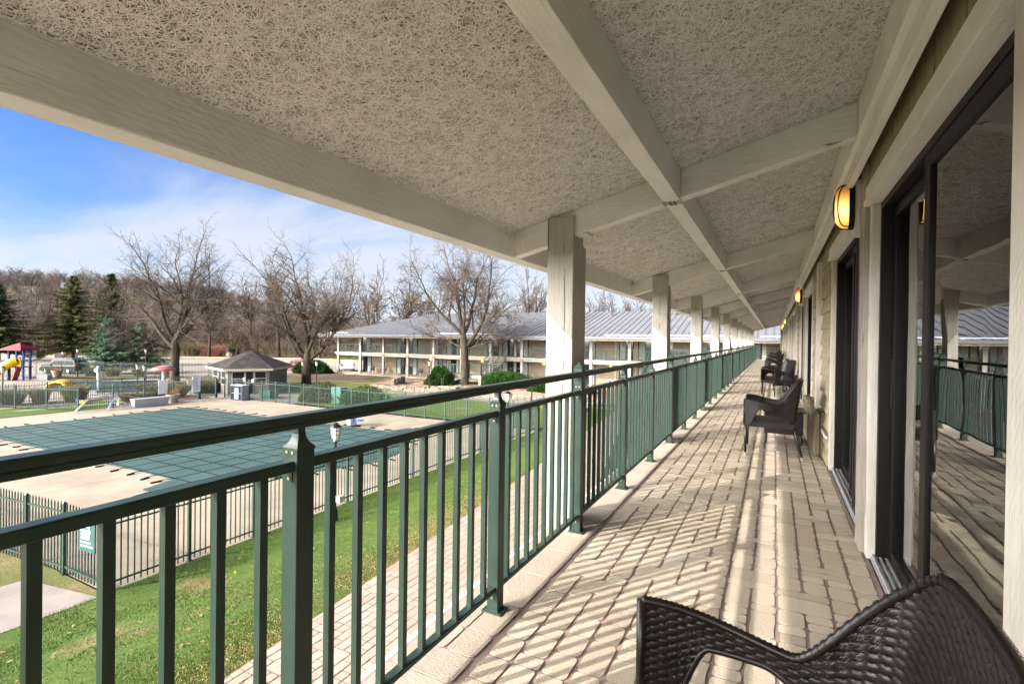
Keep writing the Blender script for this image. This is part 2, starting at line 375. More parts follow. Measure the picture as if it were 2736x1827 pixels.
for k, y in enumerate(PY):
    rf = rafter(y+.03)
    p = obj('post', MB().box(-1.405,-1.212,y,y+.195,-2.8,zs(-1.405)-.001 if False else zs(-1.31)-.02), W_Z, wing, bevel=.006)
    if k in (2, 3, 4):
        r = random.Random(k); cm = MB(); z = -.6; cx_ = -1.31+r.uniform(-.03,.03)
        while z < 1.9:
            z2 = z+r.uniform(.05,.12); c2 = cx_+r.uniform(-.004,.004); w1 = r.uniform(.0008,.0028)
            if r.random() < .85: cm.add([(cx_-w1,y-.0012,z),(cx_+w1,y-.0012,z),(c2+w1,y-.0012,z2),(c2-w1,y-.0012,z2)],[(0,1,2,3)])
            cx_ = c2 if abs(c2+1.31) < .06 else -1.31; z = z2
        obj('timber_check', cm, CRACK, p, fix=False)
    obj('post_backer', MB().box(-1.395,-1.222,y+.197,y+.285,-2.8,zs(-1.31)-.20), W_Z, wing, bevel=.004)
    # steel angle plate where the rafter meets the edge beam, and the block on the post
    pl = MB().box(-1.676,-1.58,y+.024,y+.029,zs(-1.63)-.155,zs(-1.63)-.045).box(-1.679,-1.674,y-.035,y+.024,zs(-1.66)-.150,zs(-1.66)-.045)
    pl = obj('angle_plate', pl, TRIM, wing)
    if k > 1 and k < 6:
        m = MB()
        for sx in (-1.655,-1.602):
            for sz in (-.135,-.068): m.tube([(sx+.0,y+.016,zs(-1.63)+sz),(sx,y+.025,zs(-1.63)+sz)], .009, 8)
        obj('bolt_head', m, TRIM, pl)
        m = MB().box(-1.21,-1.12,y+.026,y+.127,zs(-1.16)-.192,zs(-1.16)-.181); obj('post_block', m, TRIM, wing)
        m = MB()
        for yy in (.05,.1): m.box(-.60,-.585,y+yy,y+yy+.012,zs(-.58)-.186,zs(-.58)-.18).box(-.575,-.56,y+yy,y+yy+.012,zs(-.58)-.186,zs(-.58)-.18)
        obj('nail_plate', m, FRAME, wing)
for k in range(len(PY)-1):
    obj('purlin', MB().hexa([(-.63,PY[k]+.124,zs(-.58)-.181),(-.53,PY[k]+.124,zs(-.58)-.181),(-.53,PY[k+1]+.028,zs(-.58)-.181),(-.63,PY[k+1]+.028,zs(-.58)-.181)],
        [(-.63,PY[k]+.124,zs(-.63)-.003),(-.53,PY[k]+.124,zs(-.53)-.003),(-.53,PY[k+1]+.028,zs(-.53)-.003),(-.63,PY[k+1]+.028,zs(-.63)-.003)]), W_Y, wing, bevel=.005)
# header boards along the top of the wall
mb = MB().box(.376,.424,YS,YE-1,2.395,2.64); obj('header_board', mb, TRIM, wing, bevel=.005)
mb = MB().box(.404,.444,YS,YE-1,2.305,2.42); obj('header_board', mb, TRIM, wing, bevel=.004)
mb = MB(); yy = YS; rnd = random.Random(9)
while yy < YE-1:
    w_ = rnd.choice((.12,.16,.2,.23)); mb.box(.498+rnd.uniform(0,.004),.56,yy,min(yy+w_-.004,YE-1),2.20,2.60); yy += w_
obj('header_siding', mb, SIDINGV, wing); obj('header_back', MB().box(.56,.6,YS,YE-1,2.13,2.66), SIDINGV, wing)
PER = 7.13
def siding(y0, y1, z0, z1, nm='wall_siding'):
    mb = MB(); z = z0; e = .178
    while z < z1-.01:
        t = min(z+e, z1); mb.extr([(.505,z),(.521,t),(.60,t),(.60,z)], 1, y0, y1) if False else mb.add(
            [(.494,y0,z),(.494,y1,z),(.522,y1,t),(.522,y0,t),(.60,y0,z),(.60,y1,z),(.60,y1,t),(.60,y0,t)],[(0,1,2,3),(0,3,7,4),(1,5,6,2),(0,4,5,1),(3,2,6,7),(4,7,6,5)])
        z = t
    # vertical shingle joints
    r = random.Random(int(y0*77)); g = MB(); z = z0; 
    return obj(nm, mb, SIDING, wing, fix=False)
def door(y0, y1, slide_left, nm='sliding_door', curt=None):
    d = obj(nm, MB().box(.55,.655,y0,y0+.035,.03,2.125).box(.55,.655,y1-.035,y1,.03,2.125).box(.55,.655,y0+.035,y1-.035,2.085,2.125), FRAME, wing, bevel=.002)
    mid = (y0+y1)/2
    tr = MB()
    for xx in (.535,.565,.595,.625): tr.box(xx,xx+.009,y0,y1,.004,.035)
    tr.box(.528,.66,y0-.0,y1,.001,.012); obj('door_track', tr, ALU, d)
    def panel(a, b, x):
        f = MB().box(x,x+.03,a,a+.062,.036,2.08).box(x,x+.03,b-.085,b,.036,2.08).box(x,x+.03,a+.062,b-.062,.036,.11).box(x,x+.03,a+.062,b-.062,2.02,2.08)
        o = obj('door_panel', f, FRAME, d, bevel=.003); obj('glass', MB().box(x+.012,x+.018,a+.06,b-.06,.108,2.022), GLASS, o)
        m = MB()
        for yy in (a+.02,a+.045):
            for z_ in (.22,1.72): m.tube([(x-.003,yy,z_),(x+.004,yy,z_)], .005, 6)
        return o
    if slide_left:
        panel(y0+.03, mid+.06, .553); s = panel(mid-.02, y1-.03, .604); hy = y1-.075
    else:
        panel(mid-.05, y1-.03, .612); s = panel(y0+.03, mid+.03, .57); hy = y0+.075; obj('screen_door', MB().box(.548,.556,y0+.03,y0+.62,.04,2.08).box(.542,.562,y0+.03,y0+.07,.04,2.08).box(.542,.562,y0+.58,y0+.62,.04,2.08), BLACKM, d)
    h = MB().box(.546,.57,hy-.016,hy+.016,.93,1.17).tube([(.548,hy,.95),(.524,hy,.98),(.524,hy,1.12),(.548,hy,1.15)], .008, 6); obj('handle', MB().box(.598 if slide_left else .565,.604 if slide_left else .570,hy-.014,hy+.014,.92,1.20), BLACKM, s)
    cu = MB(); c0, c1 = curt if curt else (y0+.05, y0+.5); n = 60; r = random.Random(int(y0*10))
    vs__ = []; 
    for i in range(n+1):
        t = i/n; yy = c0+(c1-c0)*t; xx = .69+.02*sin(t*34+r.random()*.4)+.01*sin(t*80)
        cu.v += [(xx,yy,.03),(xx,yy,2.1)]
    cu.f = [(2*i,2*i+2,2*i+3,2*i+1) for i in range(n)]; obj('curtain', cu, CURTAIN, d, smooth=True)
    return d
def jamb(y0, y1, x=.508): return obj('door_trim', MB().box(x,.60,y0,y1,0,2.125), TRIMZ, wing, bevel=.004)
ends = []
for k in range(-1, 6):
    c = 3.86+PER*k
    if c-2.2 > YE-2: break
    a0, a1, b0, b1 = c-2.26, c-.20, c+.13, c+2.15
    if k == 5: pass
    door(a0, a1, True, curt=(a0+.42, a0+.86)); door(b0, b1, False, curt=(b1-.45, b1-.03))
    jamb(a0-.14, a0-.002, .49); jamb(a1+.002, a1+.085); jamb(b0-.055, b0-.002, .49); jamb(b1+.002, b1+.08)
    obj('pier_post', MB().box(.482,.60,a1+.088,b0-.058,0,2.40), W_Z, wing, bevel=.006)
    for p, q in ((a0-.14, a1+.085), (b0-.055, b1+.08)):
        obj('door_head_trim', MB().box(.474,.60,p,q,2.127,2.16).box(.484,.60,p,q,2.161,2.242).box(.490,.51,p,q,2.243,2.256), TRIM, wing, bevel=.003)
    s0, s1 = b1+.082, c+PER-2.26-.142
    if s0 < YE-1:
        s1 = min(s1, YE-1); siding(s0, s1, .02, 2.262)
        m_ = s0+1.02; obj('siding_corner_trim', MB().box(.455,.56,m_,m_+.19,.45,2.262), TRIMZ, wing, bevel=.004)
        obj('siding_skirt', MB().box(.478,.50,s0,s1,.30,.33), TRIM, wing)
obj('gable_wall', MB().box(.376,6,YE-1.02,YE-.9,0,3.6), SIDING, wing)
obj('ground_floor_wall', MB().box(.45,.6,YS,YE-1,-2.8,-.23), SIDING, wing)
mb = MB().box(.662,5,YS,YE-1.05,-.02,.0); obj('room_floor', mb, CARPET, wing)
mb = MB().box(4.6,4.7,YS,YE-1.05,0,2.5).box(.662,5,YS,YE-1.05,2.4,2.5)
for k in range(-1, 6): mb.box(.7,4.6,3.86+PER*k-.06,3.86+PER*k+.06,0,2.4).box(.7,4.6,7.3+PER*k-.06,7.3+PER*k+.06,0,2.4)
obj('room_interior', mb, INTER, wing)

# ------------------------------------------------------------------ gallery railing
rail = thing('gallery_railing', 'dark green metal railing with square balusters along the upper gallery', 'railing', (0,0,0))
RX = -1.157; SP = 1.122; Y0R = .955
RP = [Y0R+SP*k for k in range(-3, 36)]
STAIR = None
def post_mb(tall):
    m = MB(); h = .029
    m.box(-h,h,-h,h,.0,.985 if not tall else 1.10)
    if tall: m.add([(-.034,-.034,1.10),(.034,-.034,1.10),(.034,.034,1.10),(-.034,.034,1.10),(0,0,1.14)],[(0,1,2,3),(0,1,4),(1,2,4),(2,3,4),(3,0,4)])
    else:
        pass
    m.box(-.052,.052,-.042,.042,.002,.010); m.box(-.034,.034,-.034,.034,.010,.016)
    return m
sm, tm = None, None
post_s = obj('railing_post', post_mb(False), GREEN, rail, bevel=.0016, loc=(RX,RP[0],0)); post_t = None
br = MB().add([(-.012,-.0285,.895),(.012,-.0285,.895),(.012,-.0285,.928),(-.012,-.0285,.928),(-.012,-.0315,.895),(.012,-.0315,.895),(.012,-.0315,.928),(-.012,-.0315,.928)],
    [(0,1,2,3),(4,5,6,7),(0,1,5,4),(1,2,6,5),(2,3,7,6),(3,0,4,7)])
scr = MB()
for x_, z_ in ((-.011,.975),(.011,.975),(0,.905),(.0,.075)):
    scr.lathe([(.0045,0),(.0045,.002)],0,0,8); n = 16
    for q in range(len(scr.v)-n, len(scr.v)):
        a = scr.v[q]; scr.v[q] = (x_+a[0], -.0285-(.0035 if z_ < .95 else .0005)-a[2], z_+a[1])
    scr.f[-1:] = scr.f[-1:]
post_t = obj('railing_post', post_mb(True), GREEN, rail, bevel=.0016, loc=(RX,RP[2],0))
capm = MB(); prof = [(.0300,.978),(.0300,.9865),(.0262,.990),(.0215,.995),(.0172,1.002),(.0140,1.011),(.0120,1.022),(.0112,1.040)]
for r_, z_ in prof: capm.v += [(-r_,-r_,z_),(r_,-r_,z_),(r_,r_,z_),(-r_,r_,z_)]
for i_ in range(len(prof)-1):
    for q_ in range(4): capm.f.append((i_*4+q_, i_*4+(q_+1)%4, i_*4+4+(q_+1)%4, i_*4+4+q_))
cap = obj('post_cap', capm, GREEN, post_s, fix=True)
brk = obj('rail_bracket', br.box(-.011,.011,-.0315,-.0285,.06,.095), GREEN, post_s); sc = obj('screw', scr, SCREW, post_s)
for k, y in enumerate(RP):
    tall = (k-2) % 3 == 0
    if k == 0: p = post_s
    elif k == 2: p = post_t
    else: p = inst(post_t if tall else post_s, rail, (RX,y,0)); p.modifiers.new('b','BEVEL').width = .0016
    if k: inst(brk, p, (0,0,0)); inst(sc, p, (0,0,0))
    if k and not tall: inst(cap, p, (0,0,0))
# rails
def railseg(nm, y0, y1, poly, m=GREEN): 
    return obj(nm, MB().extr([(RX+x,z) for x,z in poly], 1, y0, y1), m, rail, bevel=.002)
hp = [(-.026,1.040),(.026,1.040),(.027,1.052),(.024,1.0545),(.024,1.0565),(.028,1.059),(.028,1.068),(.021,1.076),(-.021,1.076),(-.028,1.068),(-.028,1.059),(-.024,1.0565),(-.024,1.0545),(-.027,1.052)]
tl = [RP[k] for k in range(len(RP)) if (k-2)%3 == 0]
for a, b in zip([RP[0]-1]+tl, tl+[RP[-1]]): railseg('handrail', a+.028, b-.028, hp)
for a, b in zip(RP, RP[1:]):
    railseg('middle_rail', a+.0285, b-.0285, [(-.02,.925),(.02,.925),(.02,.948),(.017,.953),(-.017,.953),(-.02,.948)])
    railseg('bottom_rail', a+.0285, b-.0285, [(-.02,.105),(.02,.105),(.02,.122),(.017,.126),(-.017,.126),(-.02,.122)])
bal = obj('baluster', MB().box(-.011,.011,-.011,.011,.1255,.9255), GREEN, None); CC = bal; n = 0; far = MB(); first = True
for a in RP[1:-1]:
    for j in range(1, 10):
        y = a+SP*j/10
        if n < 99:
            if first: bal.parent = rail; bal.location = (RX,y,0); first = False
            else: inst(bal, rail, (RX,y,0))
            n += 1
        else: far.box(RX-.0095,RX+.0095,y-.0095,y+.0095,.1255,.9255)
for a in RP[:1]:
    for j in range(1, 10): y = a+SP*j/10; far.box(RX-.0095,RX+.0095,y-.0095,y+.0095,.1255,.9255)
tag(obj('baluster', far, GREEN, rail), kind='stuff')
# end railing across the gallery
er = thing('gallery_end_railing', 'short dark railing closing the far end of the gallery', 'railing')
obj('rail', MB().box(-1.1,.38,YE-.14,YE-.10,1.0,1.04).box(-1.1,.38,YE-.14,YE-.10,.1,.13), BLACKM, er)
m = MB()
for j in range(14): m.box(-1.05+j*.108-.009,-1.05+j*.108+.009,YE-.13,YE-.112,.13,1.0)
obj('balusters', m, BLACKM, er)
# ------------------------------------------------------------------ the grounds
GZ = -3.7
def lawn_z(x, y):
    # bank beside our wing falls to the pool deck, far lawn rises a little towards the other wing
    t = min(max((-6.2-x)/4.6, 0), 1); z = -2.83+(GZ+.06+2.83)*t*t*(3-2*t)
    if x > -11.25 and y < 25.2: return z
    if x > -11.25: 
        s = min(max((y-25)/8,0),1); z = z*(1-s)+(-3.45)*s
    u = min(max((y-33)/11,0),1)
    zz_ = GZ+.03 if x <= -11.25 else z
    return zz_+(-3.44-zz_)*u*u*(3-2*u)
def sheet(poly, z, m, name, zf=None, step=None):
    mb = MB(); n = len(poly); mb.v = [(x,y,z) for x,y in poly]; mb.f = [tuple(range(n))]
    return struct(name, mb, m, fix=False)
CONC = mat('pool_deck_concrete', '91836f', .8, col2='7e705d', vs_=.7, bs=30, bstr=.25, bdist=.004, w=True, detail=8, var=(.3,.7))
CONC2 = mat('path_concrete', '82796e', .85, col2='72695e', vs_=1.3, bs=30, bstr=.3, w=True, detail=8)
ASPH = mat('parking_asphalt', '8f8373', .9, col2='827666', vs_=.35, bs=12, bstr=.2, w=True, detail=8)
MULCH = mat('bark_mulch', '6d5142', .95, col2='4c372c', vs_=9, bs=25, bstr=.8, bdist=.03, w=True)
def m_grass(name, a, b, dry, lo, hi, sc=.8):
    m, nt, p = newmat(name); p.inputs['Roughness'].default_value = .9; p.inputs['Specular IOR Level'].default_value = .1
    v = coords(nt, (1,1,1), True); c = mixc(nt, ramp(nt, noisen(nt, v, 9, 6, .7), .35, .65), rgb(a), rgb(b))
    dd = ramp(nt, noisen(nt, v, sc, 8, .62), lo, hi); c = mixc(nt, dd, c, rgb(dry)); 
    fine = noisen(nt, v, 45, 3, .7); c = mixc(nt, M(nt,'MULTIPLY',ramp(nt,fine,.35,.65),.4), c, mixc(nt, .5, c, (.02,.03,.01,1)))
    nt.links.new(c, p.inputs['Base Color']); bump(nt, p, noisen(nt, v, 30, 6, .75), .9, .05); return m
GRASS = m_grass('lawn_green', '566a2f', '475a26', '7a6a4a', .54, .70)
GRASSD = m_grass('lawn_half_dormant', '626a3a', '6f6a41', '887755', .42, .66, .5)
WOODFL = m_grass('leaf_litter', '5f5140', '524536', '6b5c48', .4, .6)
# base terrain
mb = MB(); S = 1400
mb.v = [(-S,-S,GZ-.12),(S,-S,GZ-.12),(S,S,GZ-.12),(-S,S,GZ-.12)]; mb.f = [(0,1,2,3)]
struct('ground', mb, WOODFL, fix=False)
def grid(name, x0, x1, y0, y1, st, zf, m, keep=None):
    mb = MB(); nx = int((x1-x0)/st); ny = int((y1-y0)/st); idx = {}
    for i in range(nx+1):
        for j in range(ny+1):
            x = x0+(x1-x0)*i/nx; y = y0+(y1-y0)*j/ny; idx[i,j] = len(mb.v); mb.v.append((x,y,zf(x,y)))
    for i in range(nx):
        for j in range(ny):
            x = x0+(x1-x0)*(i+.5)/nx; y = y0+(y1-y0)*(j+.5)/ny
            if keep and not keep(x,y): continue
            mb.f.append((idx[i,j], idx[i+1,j], idx[i+1,j+1], idx[i,j+1]))
    o = struct(name, mb, m, fix=False, smooth=True); return o
def walk_edge(y): return -5.55-.085*(y-1.5) if y < 12 else -6.44-.10*(y-12)
grid('lawn', -11.28, -1.3, -8, 45.5, .33, lambda x, y: lawn_z(x, y)+.02*noise.noise(Vector((x*.8,y*.8,0)))-(.03 if x > -5.5 else 0), GRASS)
grid('far_lawn', -53, 12, 25.05, 45.5, .5, lambda x, y: lawn_z(x, y)+.02*noise.noise(Vector((x*.5,y*.5,3))) + .05*max(0,min(1,(y-30)/3)), GRASSD, lambda x, y: not (x > -11.2 and y < 45) and y > 30-0 or (x < -11.2 and y > 25.1 and x > -31))
grid('near_far_lawn', -31, -11.2, 25.1, 34, .5, lambda x, y: lawn_z(x, y)+.055, GRASS)
grid('side_lawn', -30, -11.3, -8, 4.9, .5, lambda x, y: GZ+.02+.02*noise.noise(Vector((x,y,0))), GRASSD)
sheet([(-13.9,-6),(-11.9,-6),(-11.2,2.6),(-11.15,4.75),(-13.2,4.4)], GZ+.05, CONC2, 'concrete_path')
sheet([(-8.6,-3),(-8.5,.9),(-9.6,2.4),(-11.0,4.4),(-12.2,4.4),(-12.8,3.6),(-11,1),(-10.6,-3)], lawn_z(-9.6,2)+.18, CONC2, 'garden_path') if False else None
# walk of pavers under the gallery
struct('paver_walk_base', MB().add([(walk_edge(-6)-.02,-6,-2.806),(-.3,-6,-2.806),(-.3,42,-2.806),(walk_edge(42)-.02,42,-2.806),(walk_edge(12)-.02,12,-2.806)], [(0,1,2,3,4)]), PJOINT, fix=False)
mb = MB(); ashlar(-10.0,-1.3,0,41,.145,.145,9,.016,.014,-2.8,.004,.003,mb,near=5,edge=walk_edge,skirt=0); struct('paver_walk', mb, PAVER, fix=False)
# pool deck and pool cover
def rect(x0,x1,y0,y1): return [(x0,y0),(x1,y0),(x1,y1),(x0,y1)]
sheet(rect(-39.3,-11.33,4.95,24.98), GZ, CONC, 'pool_deck')
m = MB()
for x in range(-36,-12,4): m.box(x-.008,x+.008,4.95,24.98,GZ+.001,GZ+.004)
for y in (8.2,22.4): m.box(-39.3,-11.33,y-.008,y+.008,GZ+.001,GZ+.0045)
struct('deck_joints', m, mat('deck_joint_filler', '8a7d6b', .9))  # deck joints in one even filler colour
m, nt, p = newmat('pool_cover_mesh'); p.inputs['Roughness'].default_value = .8; p.inputs['Specular IOR Level'].default_value = .15
v = coords(nt, (1,1,1), True); c = mixc(nt, ramp(nt, noisen(nt, v, .7, 6), .3, .7), rgb('3a504c'), rgb('324643'))
nt.links.new(c, p.inputs['Base Color']); bump(nt, p, noisen(nt, v, 3, 3), .25, .05); COVER = m
STRAP = mat('black_strap', '0a100f', .9, spec=.1)
outline = [(-35.3,9.6),(-18.2,9.9),(-17.8,8.75),(-16.95,8.75),(-15.6,11.6),(-14.6,13.6),(-14.0,15.2),(-14.15,16.6),(-16.7,21.5),(-17.7,21.75),(-17.95,20.45),(-21.7,20.35),(-35.3,20.05)]
def inside(x, y, P=outline):
    r = False; j = len(P)-1
    for i in range(len(P)):
        if (P[i][1] > y) != (P[j][1] > y) and x < (P[j][0]-P[i][0])*(y-P[i][1])/(P[j][1]-P[i][1])+P[i][0]: r = not r
        j = i
    return r
pc = thing('pool_cover', 'dark green mesh winter cover strapped over the swimming pool', 'pool cover')
def cz(x, y): return GZ+.03+.012*sin(x*3.43)*sin(y*3.43)
mb = MB(); n = len(outline); mb.v = [(x,y,GZ+.03) for x,y in outline]+[(x,y,GZ+.004) for x,y in outline]; mb.f = [tuple(range(n))]+[(i,(i+1)%n,n+(i+1)%n,n+i) for i in range(n)]
obj('cover_sheet', mb, COVER, pc, fix=False)
def cross(axis, t):
    P = outline; r = []
    for i in range(len(P)):
        a = P[i]; b = P[(i+1)%len(P)]
        if (a[axis] > t) != (b[axis] > t): r.append(a[1-axis]+(b[1-axis]-a[1-axis])*(t-a[axis])/(b[axis]-a[axis]))
    return sorted(r)
st = MB(); hooks = []
y = 9.95
while y < 21.4:
    for a, b in zip(*[iter(cross(1, y))]*2): st.box(a,b,y-.024,y+.024,GZ+.0305,GZ+.036); hooks += [(a,y,-1,0),(b,y,1,0)]
    y += .98
x = -34.9
while x < -14.2:
    for a, b in zip(*[iter(cross(0, x))]*2): st.box(x-.024,x+.024,a,b,GZ+.0305,GZ+.0362); hooks += [(x,a,0,-1),(x,b,0,1)]
    x += .98
obj('strap_grid', st, STRAP, pc)
rnd = random.Random(8)
for i, (x, y, dx, dy) in enumerate(hooks[:98]):
    a = rnd.uniform(-.3,.3); L = rnd.uniform(.45,.65); ddx = dx*cos(a)-dy*sin(a); ddy = dx*sin(a)+dy*cos(a)
    obj('strap_end', MB().tube([(x,y,GZ+.035),(x+ddx*L*.4,y+ddy*L*.4,GZ+.05),(x+ddx*L*.55,y+ddy*L*.55,GZ+.03)], .014, 5).beam((x+ddx*L*.5,y+ddy*L*.5,GZ+.03),(x+ddx*L,y+ddy*L,GZ+.02),.06,.04), STRAP, pc)
# strip of planting and paths left of the pool
sheet(rect(-62,-39.34,-4,40), GZ-.004, CONC, 'splash_deck'); sheet(rect(-100,-62,-4,24), GZ-.006, CONC, 'play_deck')
sheet([(-44.2,10),(-39.5,10),(-39.5,15.4),(-39.6,22.4),(-42.6,22.4),(-43.2,18.6),(-43.9,14.2)], GZ+.02, GRASS, 'lawn_strip')
sheet([(-42.4,13.4),(-41.8,13.6),(-41.1,22),(-41.6,22)], GZ+.026, CONC2, 'strip_path')
sheet([(-46.3,10),(-45.1,10),(-44.3,18.5),(-44.8,21),(-46.6,21)], GZ+.014, MULCH, 'planting_bed')
sheet([(-39.9,17.3),(-39.42,17.3),(-39.42,24.2),(-40.2,24.2),(-41.6,22)], GZ+.03, MULCH, 'fence_bed')
# kids' pool
kp = [(-61.5,22.6),(-59.5,21.2),(-53,20.9),(-50,21.2),(-47.8,24.5),(-46.8,27.6),(-48,30.2),(-51.8,32),(-56,30),(-58.6,26.2)]
WATER = mat('pond_water', '39422f', .06, col2='2c3624', vs_=.6, spec=.8, w=True)
sheet([(x*1.0,y) for x,y in kp], GZ+.012, WATER, 'pool_water')
m = MB(); RIM = mat('navy_tile_rim', '3c4558', .4)
for i in range(len(kp)):
    a = kp[i]; b = kp[(i+1)%len(kp)]
    m.beam((a[0],a[1],GZ+.10),(b[0],b[1],GZ+.10),.3,.2)
struct('pool_rim', m, RIM)
# clubhouse apron, car park, kerb
sheet([(-53,30),(-45,24.99),(-31,24.99),(-31,33),(-44,45.5),(-66,62),(-75,48)], GZ-.002, CONC2, 'clubhouse_apron')
cp = [(-140,20),(-74.5,24),(-60,36.5),(-52,46),(-58,62),(-66,80),(-100,96),(-135,70)]
sheet([(-210,40),(-95,18),(-74.5,24),(-71,29.5),(-58.5,38),(-47,44.6),(-53.5,47),(-56,60),(-62,76),(-92,78),(-118,62),(-140,48),(-190,60)], GZ-.03, ASPH, 'car_park')
m = MB(); kb = [(-195,58),(-140,47.8),(-118,61.5),(-92,77.5),(-62,75.7)]
for a, b in zip(kb, kb[1:]): m.beam((a[0],a[1],GZ+.02),(b[0],b[1],GZ+.02),.18,.16)
struct('kerb', m, mat('kerb_ochre_concrete', 'b09a72', .85))
sheet([(-92,77.7),(-62,75.9),(-50,88),(-80,100)], GZ-.02, GRASS, 'verge_grass')
sheet([(-74.5,25),(-58.9,38),(-57,36),(-58.5,33.8),(-61,31),(-66,28.6),(-71,26.4)], GZ+.01, GRASSD, 'fence_lawn')
# walkway in front of the far wing, mulch beds and rock edging
m = MB(); pw = [(-37,33.2),(-34,34),(-28,34.2),(-20,34.2),(-14.6,34.3),(-9,33.4)]
for a, b in zip(pw, pw[1:]): 
    q = lambda p, o: (p[0], p[1]+o, lawn_z(p[0],p[1]+o)+.11)
    m.add([q(a,-.7),q(b,-.7),q(b,.7),q(a,.7)], [(0,1,2,3)])
struct('walkway', m, CONC2, fix=False)
def patch(name, poly, m, dz=.10, st=.5):
    xs = [p[0] for p in poly]; ys = [p[1] for p in poly]
    return grid(name, min(xs), max(xs), min(ys), max(ys), st, lambda x,y: lawn_z(x,y)+dz, m, lambda x,y: inside(x,y,poly))
patch('mulch_bed', [(-53,39),(-44.2,38.8),(-40,41.5),(-39.5,45.4),(-53,45.4)], MULCH)
patch('dry_grass_bed', [(-37,41),(-35,36.6),(-30,35.9),(-24,36.2),(-18,36),(-12,36.5),(-8,37),(-8,45.3),(-37.5,45.3)], mat('dry_grass_litter','a08a68',.95,col2='6d5142',vs_=.9,bs=25,bstr=.8,bdist=.03,w=True,detail=8), .13)
ROCK = mat('stacked_stone', '7e7466', .9, col2='5d554a', vs_=6, bs=20, bstr=.7, w=True)
rnd = random.Random(5)
rw = thing('rock_edging', 'low stacked fieldstone edging along the bed before the far wing', 'stone wall')
for (xa,ya,xb,yb,hh) in ((-34.5,36.6,-30,35.6,.25),(-30,35.6,-24,35.5,.38),(-24,35.5,-16,35.4,.45),(-16,35.4,-8.5,36,.45),(-33.9,40.2,-33.2,38.0,.7)):
    m = MB(); L = math.dist((xa,ya),(xb,yb)); t = 0
    while t < L:
        w = rnd.uniform(.3,.7); z = 0
        while z < hh:
            h = rnd.uniform(.08,.15); f = t/L; x = xa+(xb-xa)*f; y = ya+(yb-ya)*f+rnd.uniform(-.06,.06)
            z0 = lawn_z(x,y)+.04+z; m.hexa([(x,y,z0),(x+w,y+rnd.uniform(-.05,.05),z0),(x+w,y+.35,z0),(x,y+.35,z0)],[(x+.03,y+.03,z0+h),(x+w-.03,y+.03,z0+h),(x+w-.03,y+.33,z0+h),(x+.03,y+.33,z0+h)])
            z += h
        t += w*1.02
    obj('stone_course', m, ROCK, rw)
# grass blades on the near bank
def blades(name, n, region, zf, h0, h1, m, seed, w=.006, dens=None):
    rnd = random.Random(seed); mb = MB()
    for _ in range(n):
        x, y = region(rnd)
        if dens and noise.noise(Vector((x*.8,y*.8,7))) < dens and rnd.random() < .8: continue
        z = zf(x,y); h = rnd.uniform(h0,h1); a = rnd.uniform(0,6.28); l = rnd.uniform(-.5,.5)*h; b = len(mb.v)
        mb.v += [(x-w*cos(a),y-w*sin(a),z),(x+w*cos(a),y+w*sin(a),z),(x+l*sin(a),y+l*cos(a),z+h)]; mb.f.append((b,b+1,b+2))
    return tag(obj(name, mb, m, fix=False), kind='stuff')
BLADE = mat('grass_blade', '5d7132', .7, col2='4b6027', vs_=2, w=True, spec=.2)
def reg(rnd):
    y = 1+15*rnd.random()**1.6; return (rnd.uniform(-11.2, walk_edge(y)-.15), y)
blades('lawn_grass', 90000, reg, lambda x,y: lawn_z(x,y)+.0, .012, .035, BLADE, 4, .006, -.1)
def reg2(rnd):
    y = rnd.uniform(1,12); return (walk_edge(y)-.02-abs(rnd.gauss(0,.45)), y)
blades('dead_grass', 26000, reg2, lambda x,y: lawn_z(x,y)+.0, .008, .022, mat('straw_blade','a08a5c',.8,col2='86714a',vs_=5,w=True), 5, .007)
# fallen leaves on the bank, the deck and the walk
def leaves(n, seed, region, zf):
    rnd = random.Random(seed); mb = MB()
    for _ in range(n):
        x, y = region(rnd); z = zf(x,y)+.008; a = rnd.uniform(0,6.28); l = rnd.uniform(.02,.05); w = l*.55; t = rnd.uniform(-.015,.02); b = len(mb.v)
        mb.v += [(x+l*cos(a),y+l*sin(a),z+abs(t)),(x-w*sin(a),y+w*cos(a),z+.003),(x-l*cos(a),y-l*sin(a),z),(x+w*sin(a),y-w*cos(a),z+.012)]; mb.f.append((b,b+1,b+2,b+3))
    return mb
lv = leaves(350, 3, lambda r: (r.uniform(-11.1,-6.6), 1+16*r.random()), lambda x,y: lawn_z(x,y)+.02)
l2 = leaves(250, 4, lambda r: (r.uniform(-38,-11.6), r.uniform(5,24.5)), lambda x,y: GZ+.04)
b_ = len(lv.v); lv.v += l2.v; lv.f += [tuple(b_+i for i in f) for f in l2.f]
tag(obj('fallen_leaves', lv, mat('dead_leaf','6e4a2c',.85,col2='8a6a45',vs_=4,w=True), fix=False), kind='stuff')
tag(obj('dandelion', MB().lathe([(.004,0),(.004,.05),(.02,.055),(.024,.065),(.012,.075)],0,0,8), mat('dandelion_yellow','d8b010',.7), loc=(-9.35,6.25,lawn_z(-9.35,6.25)+.01)), 'single yellow dandelion flower in the grass bank', 'flower')
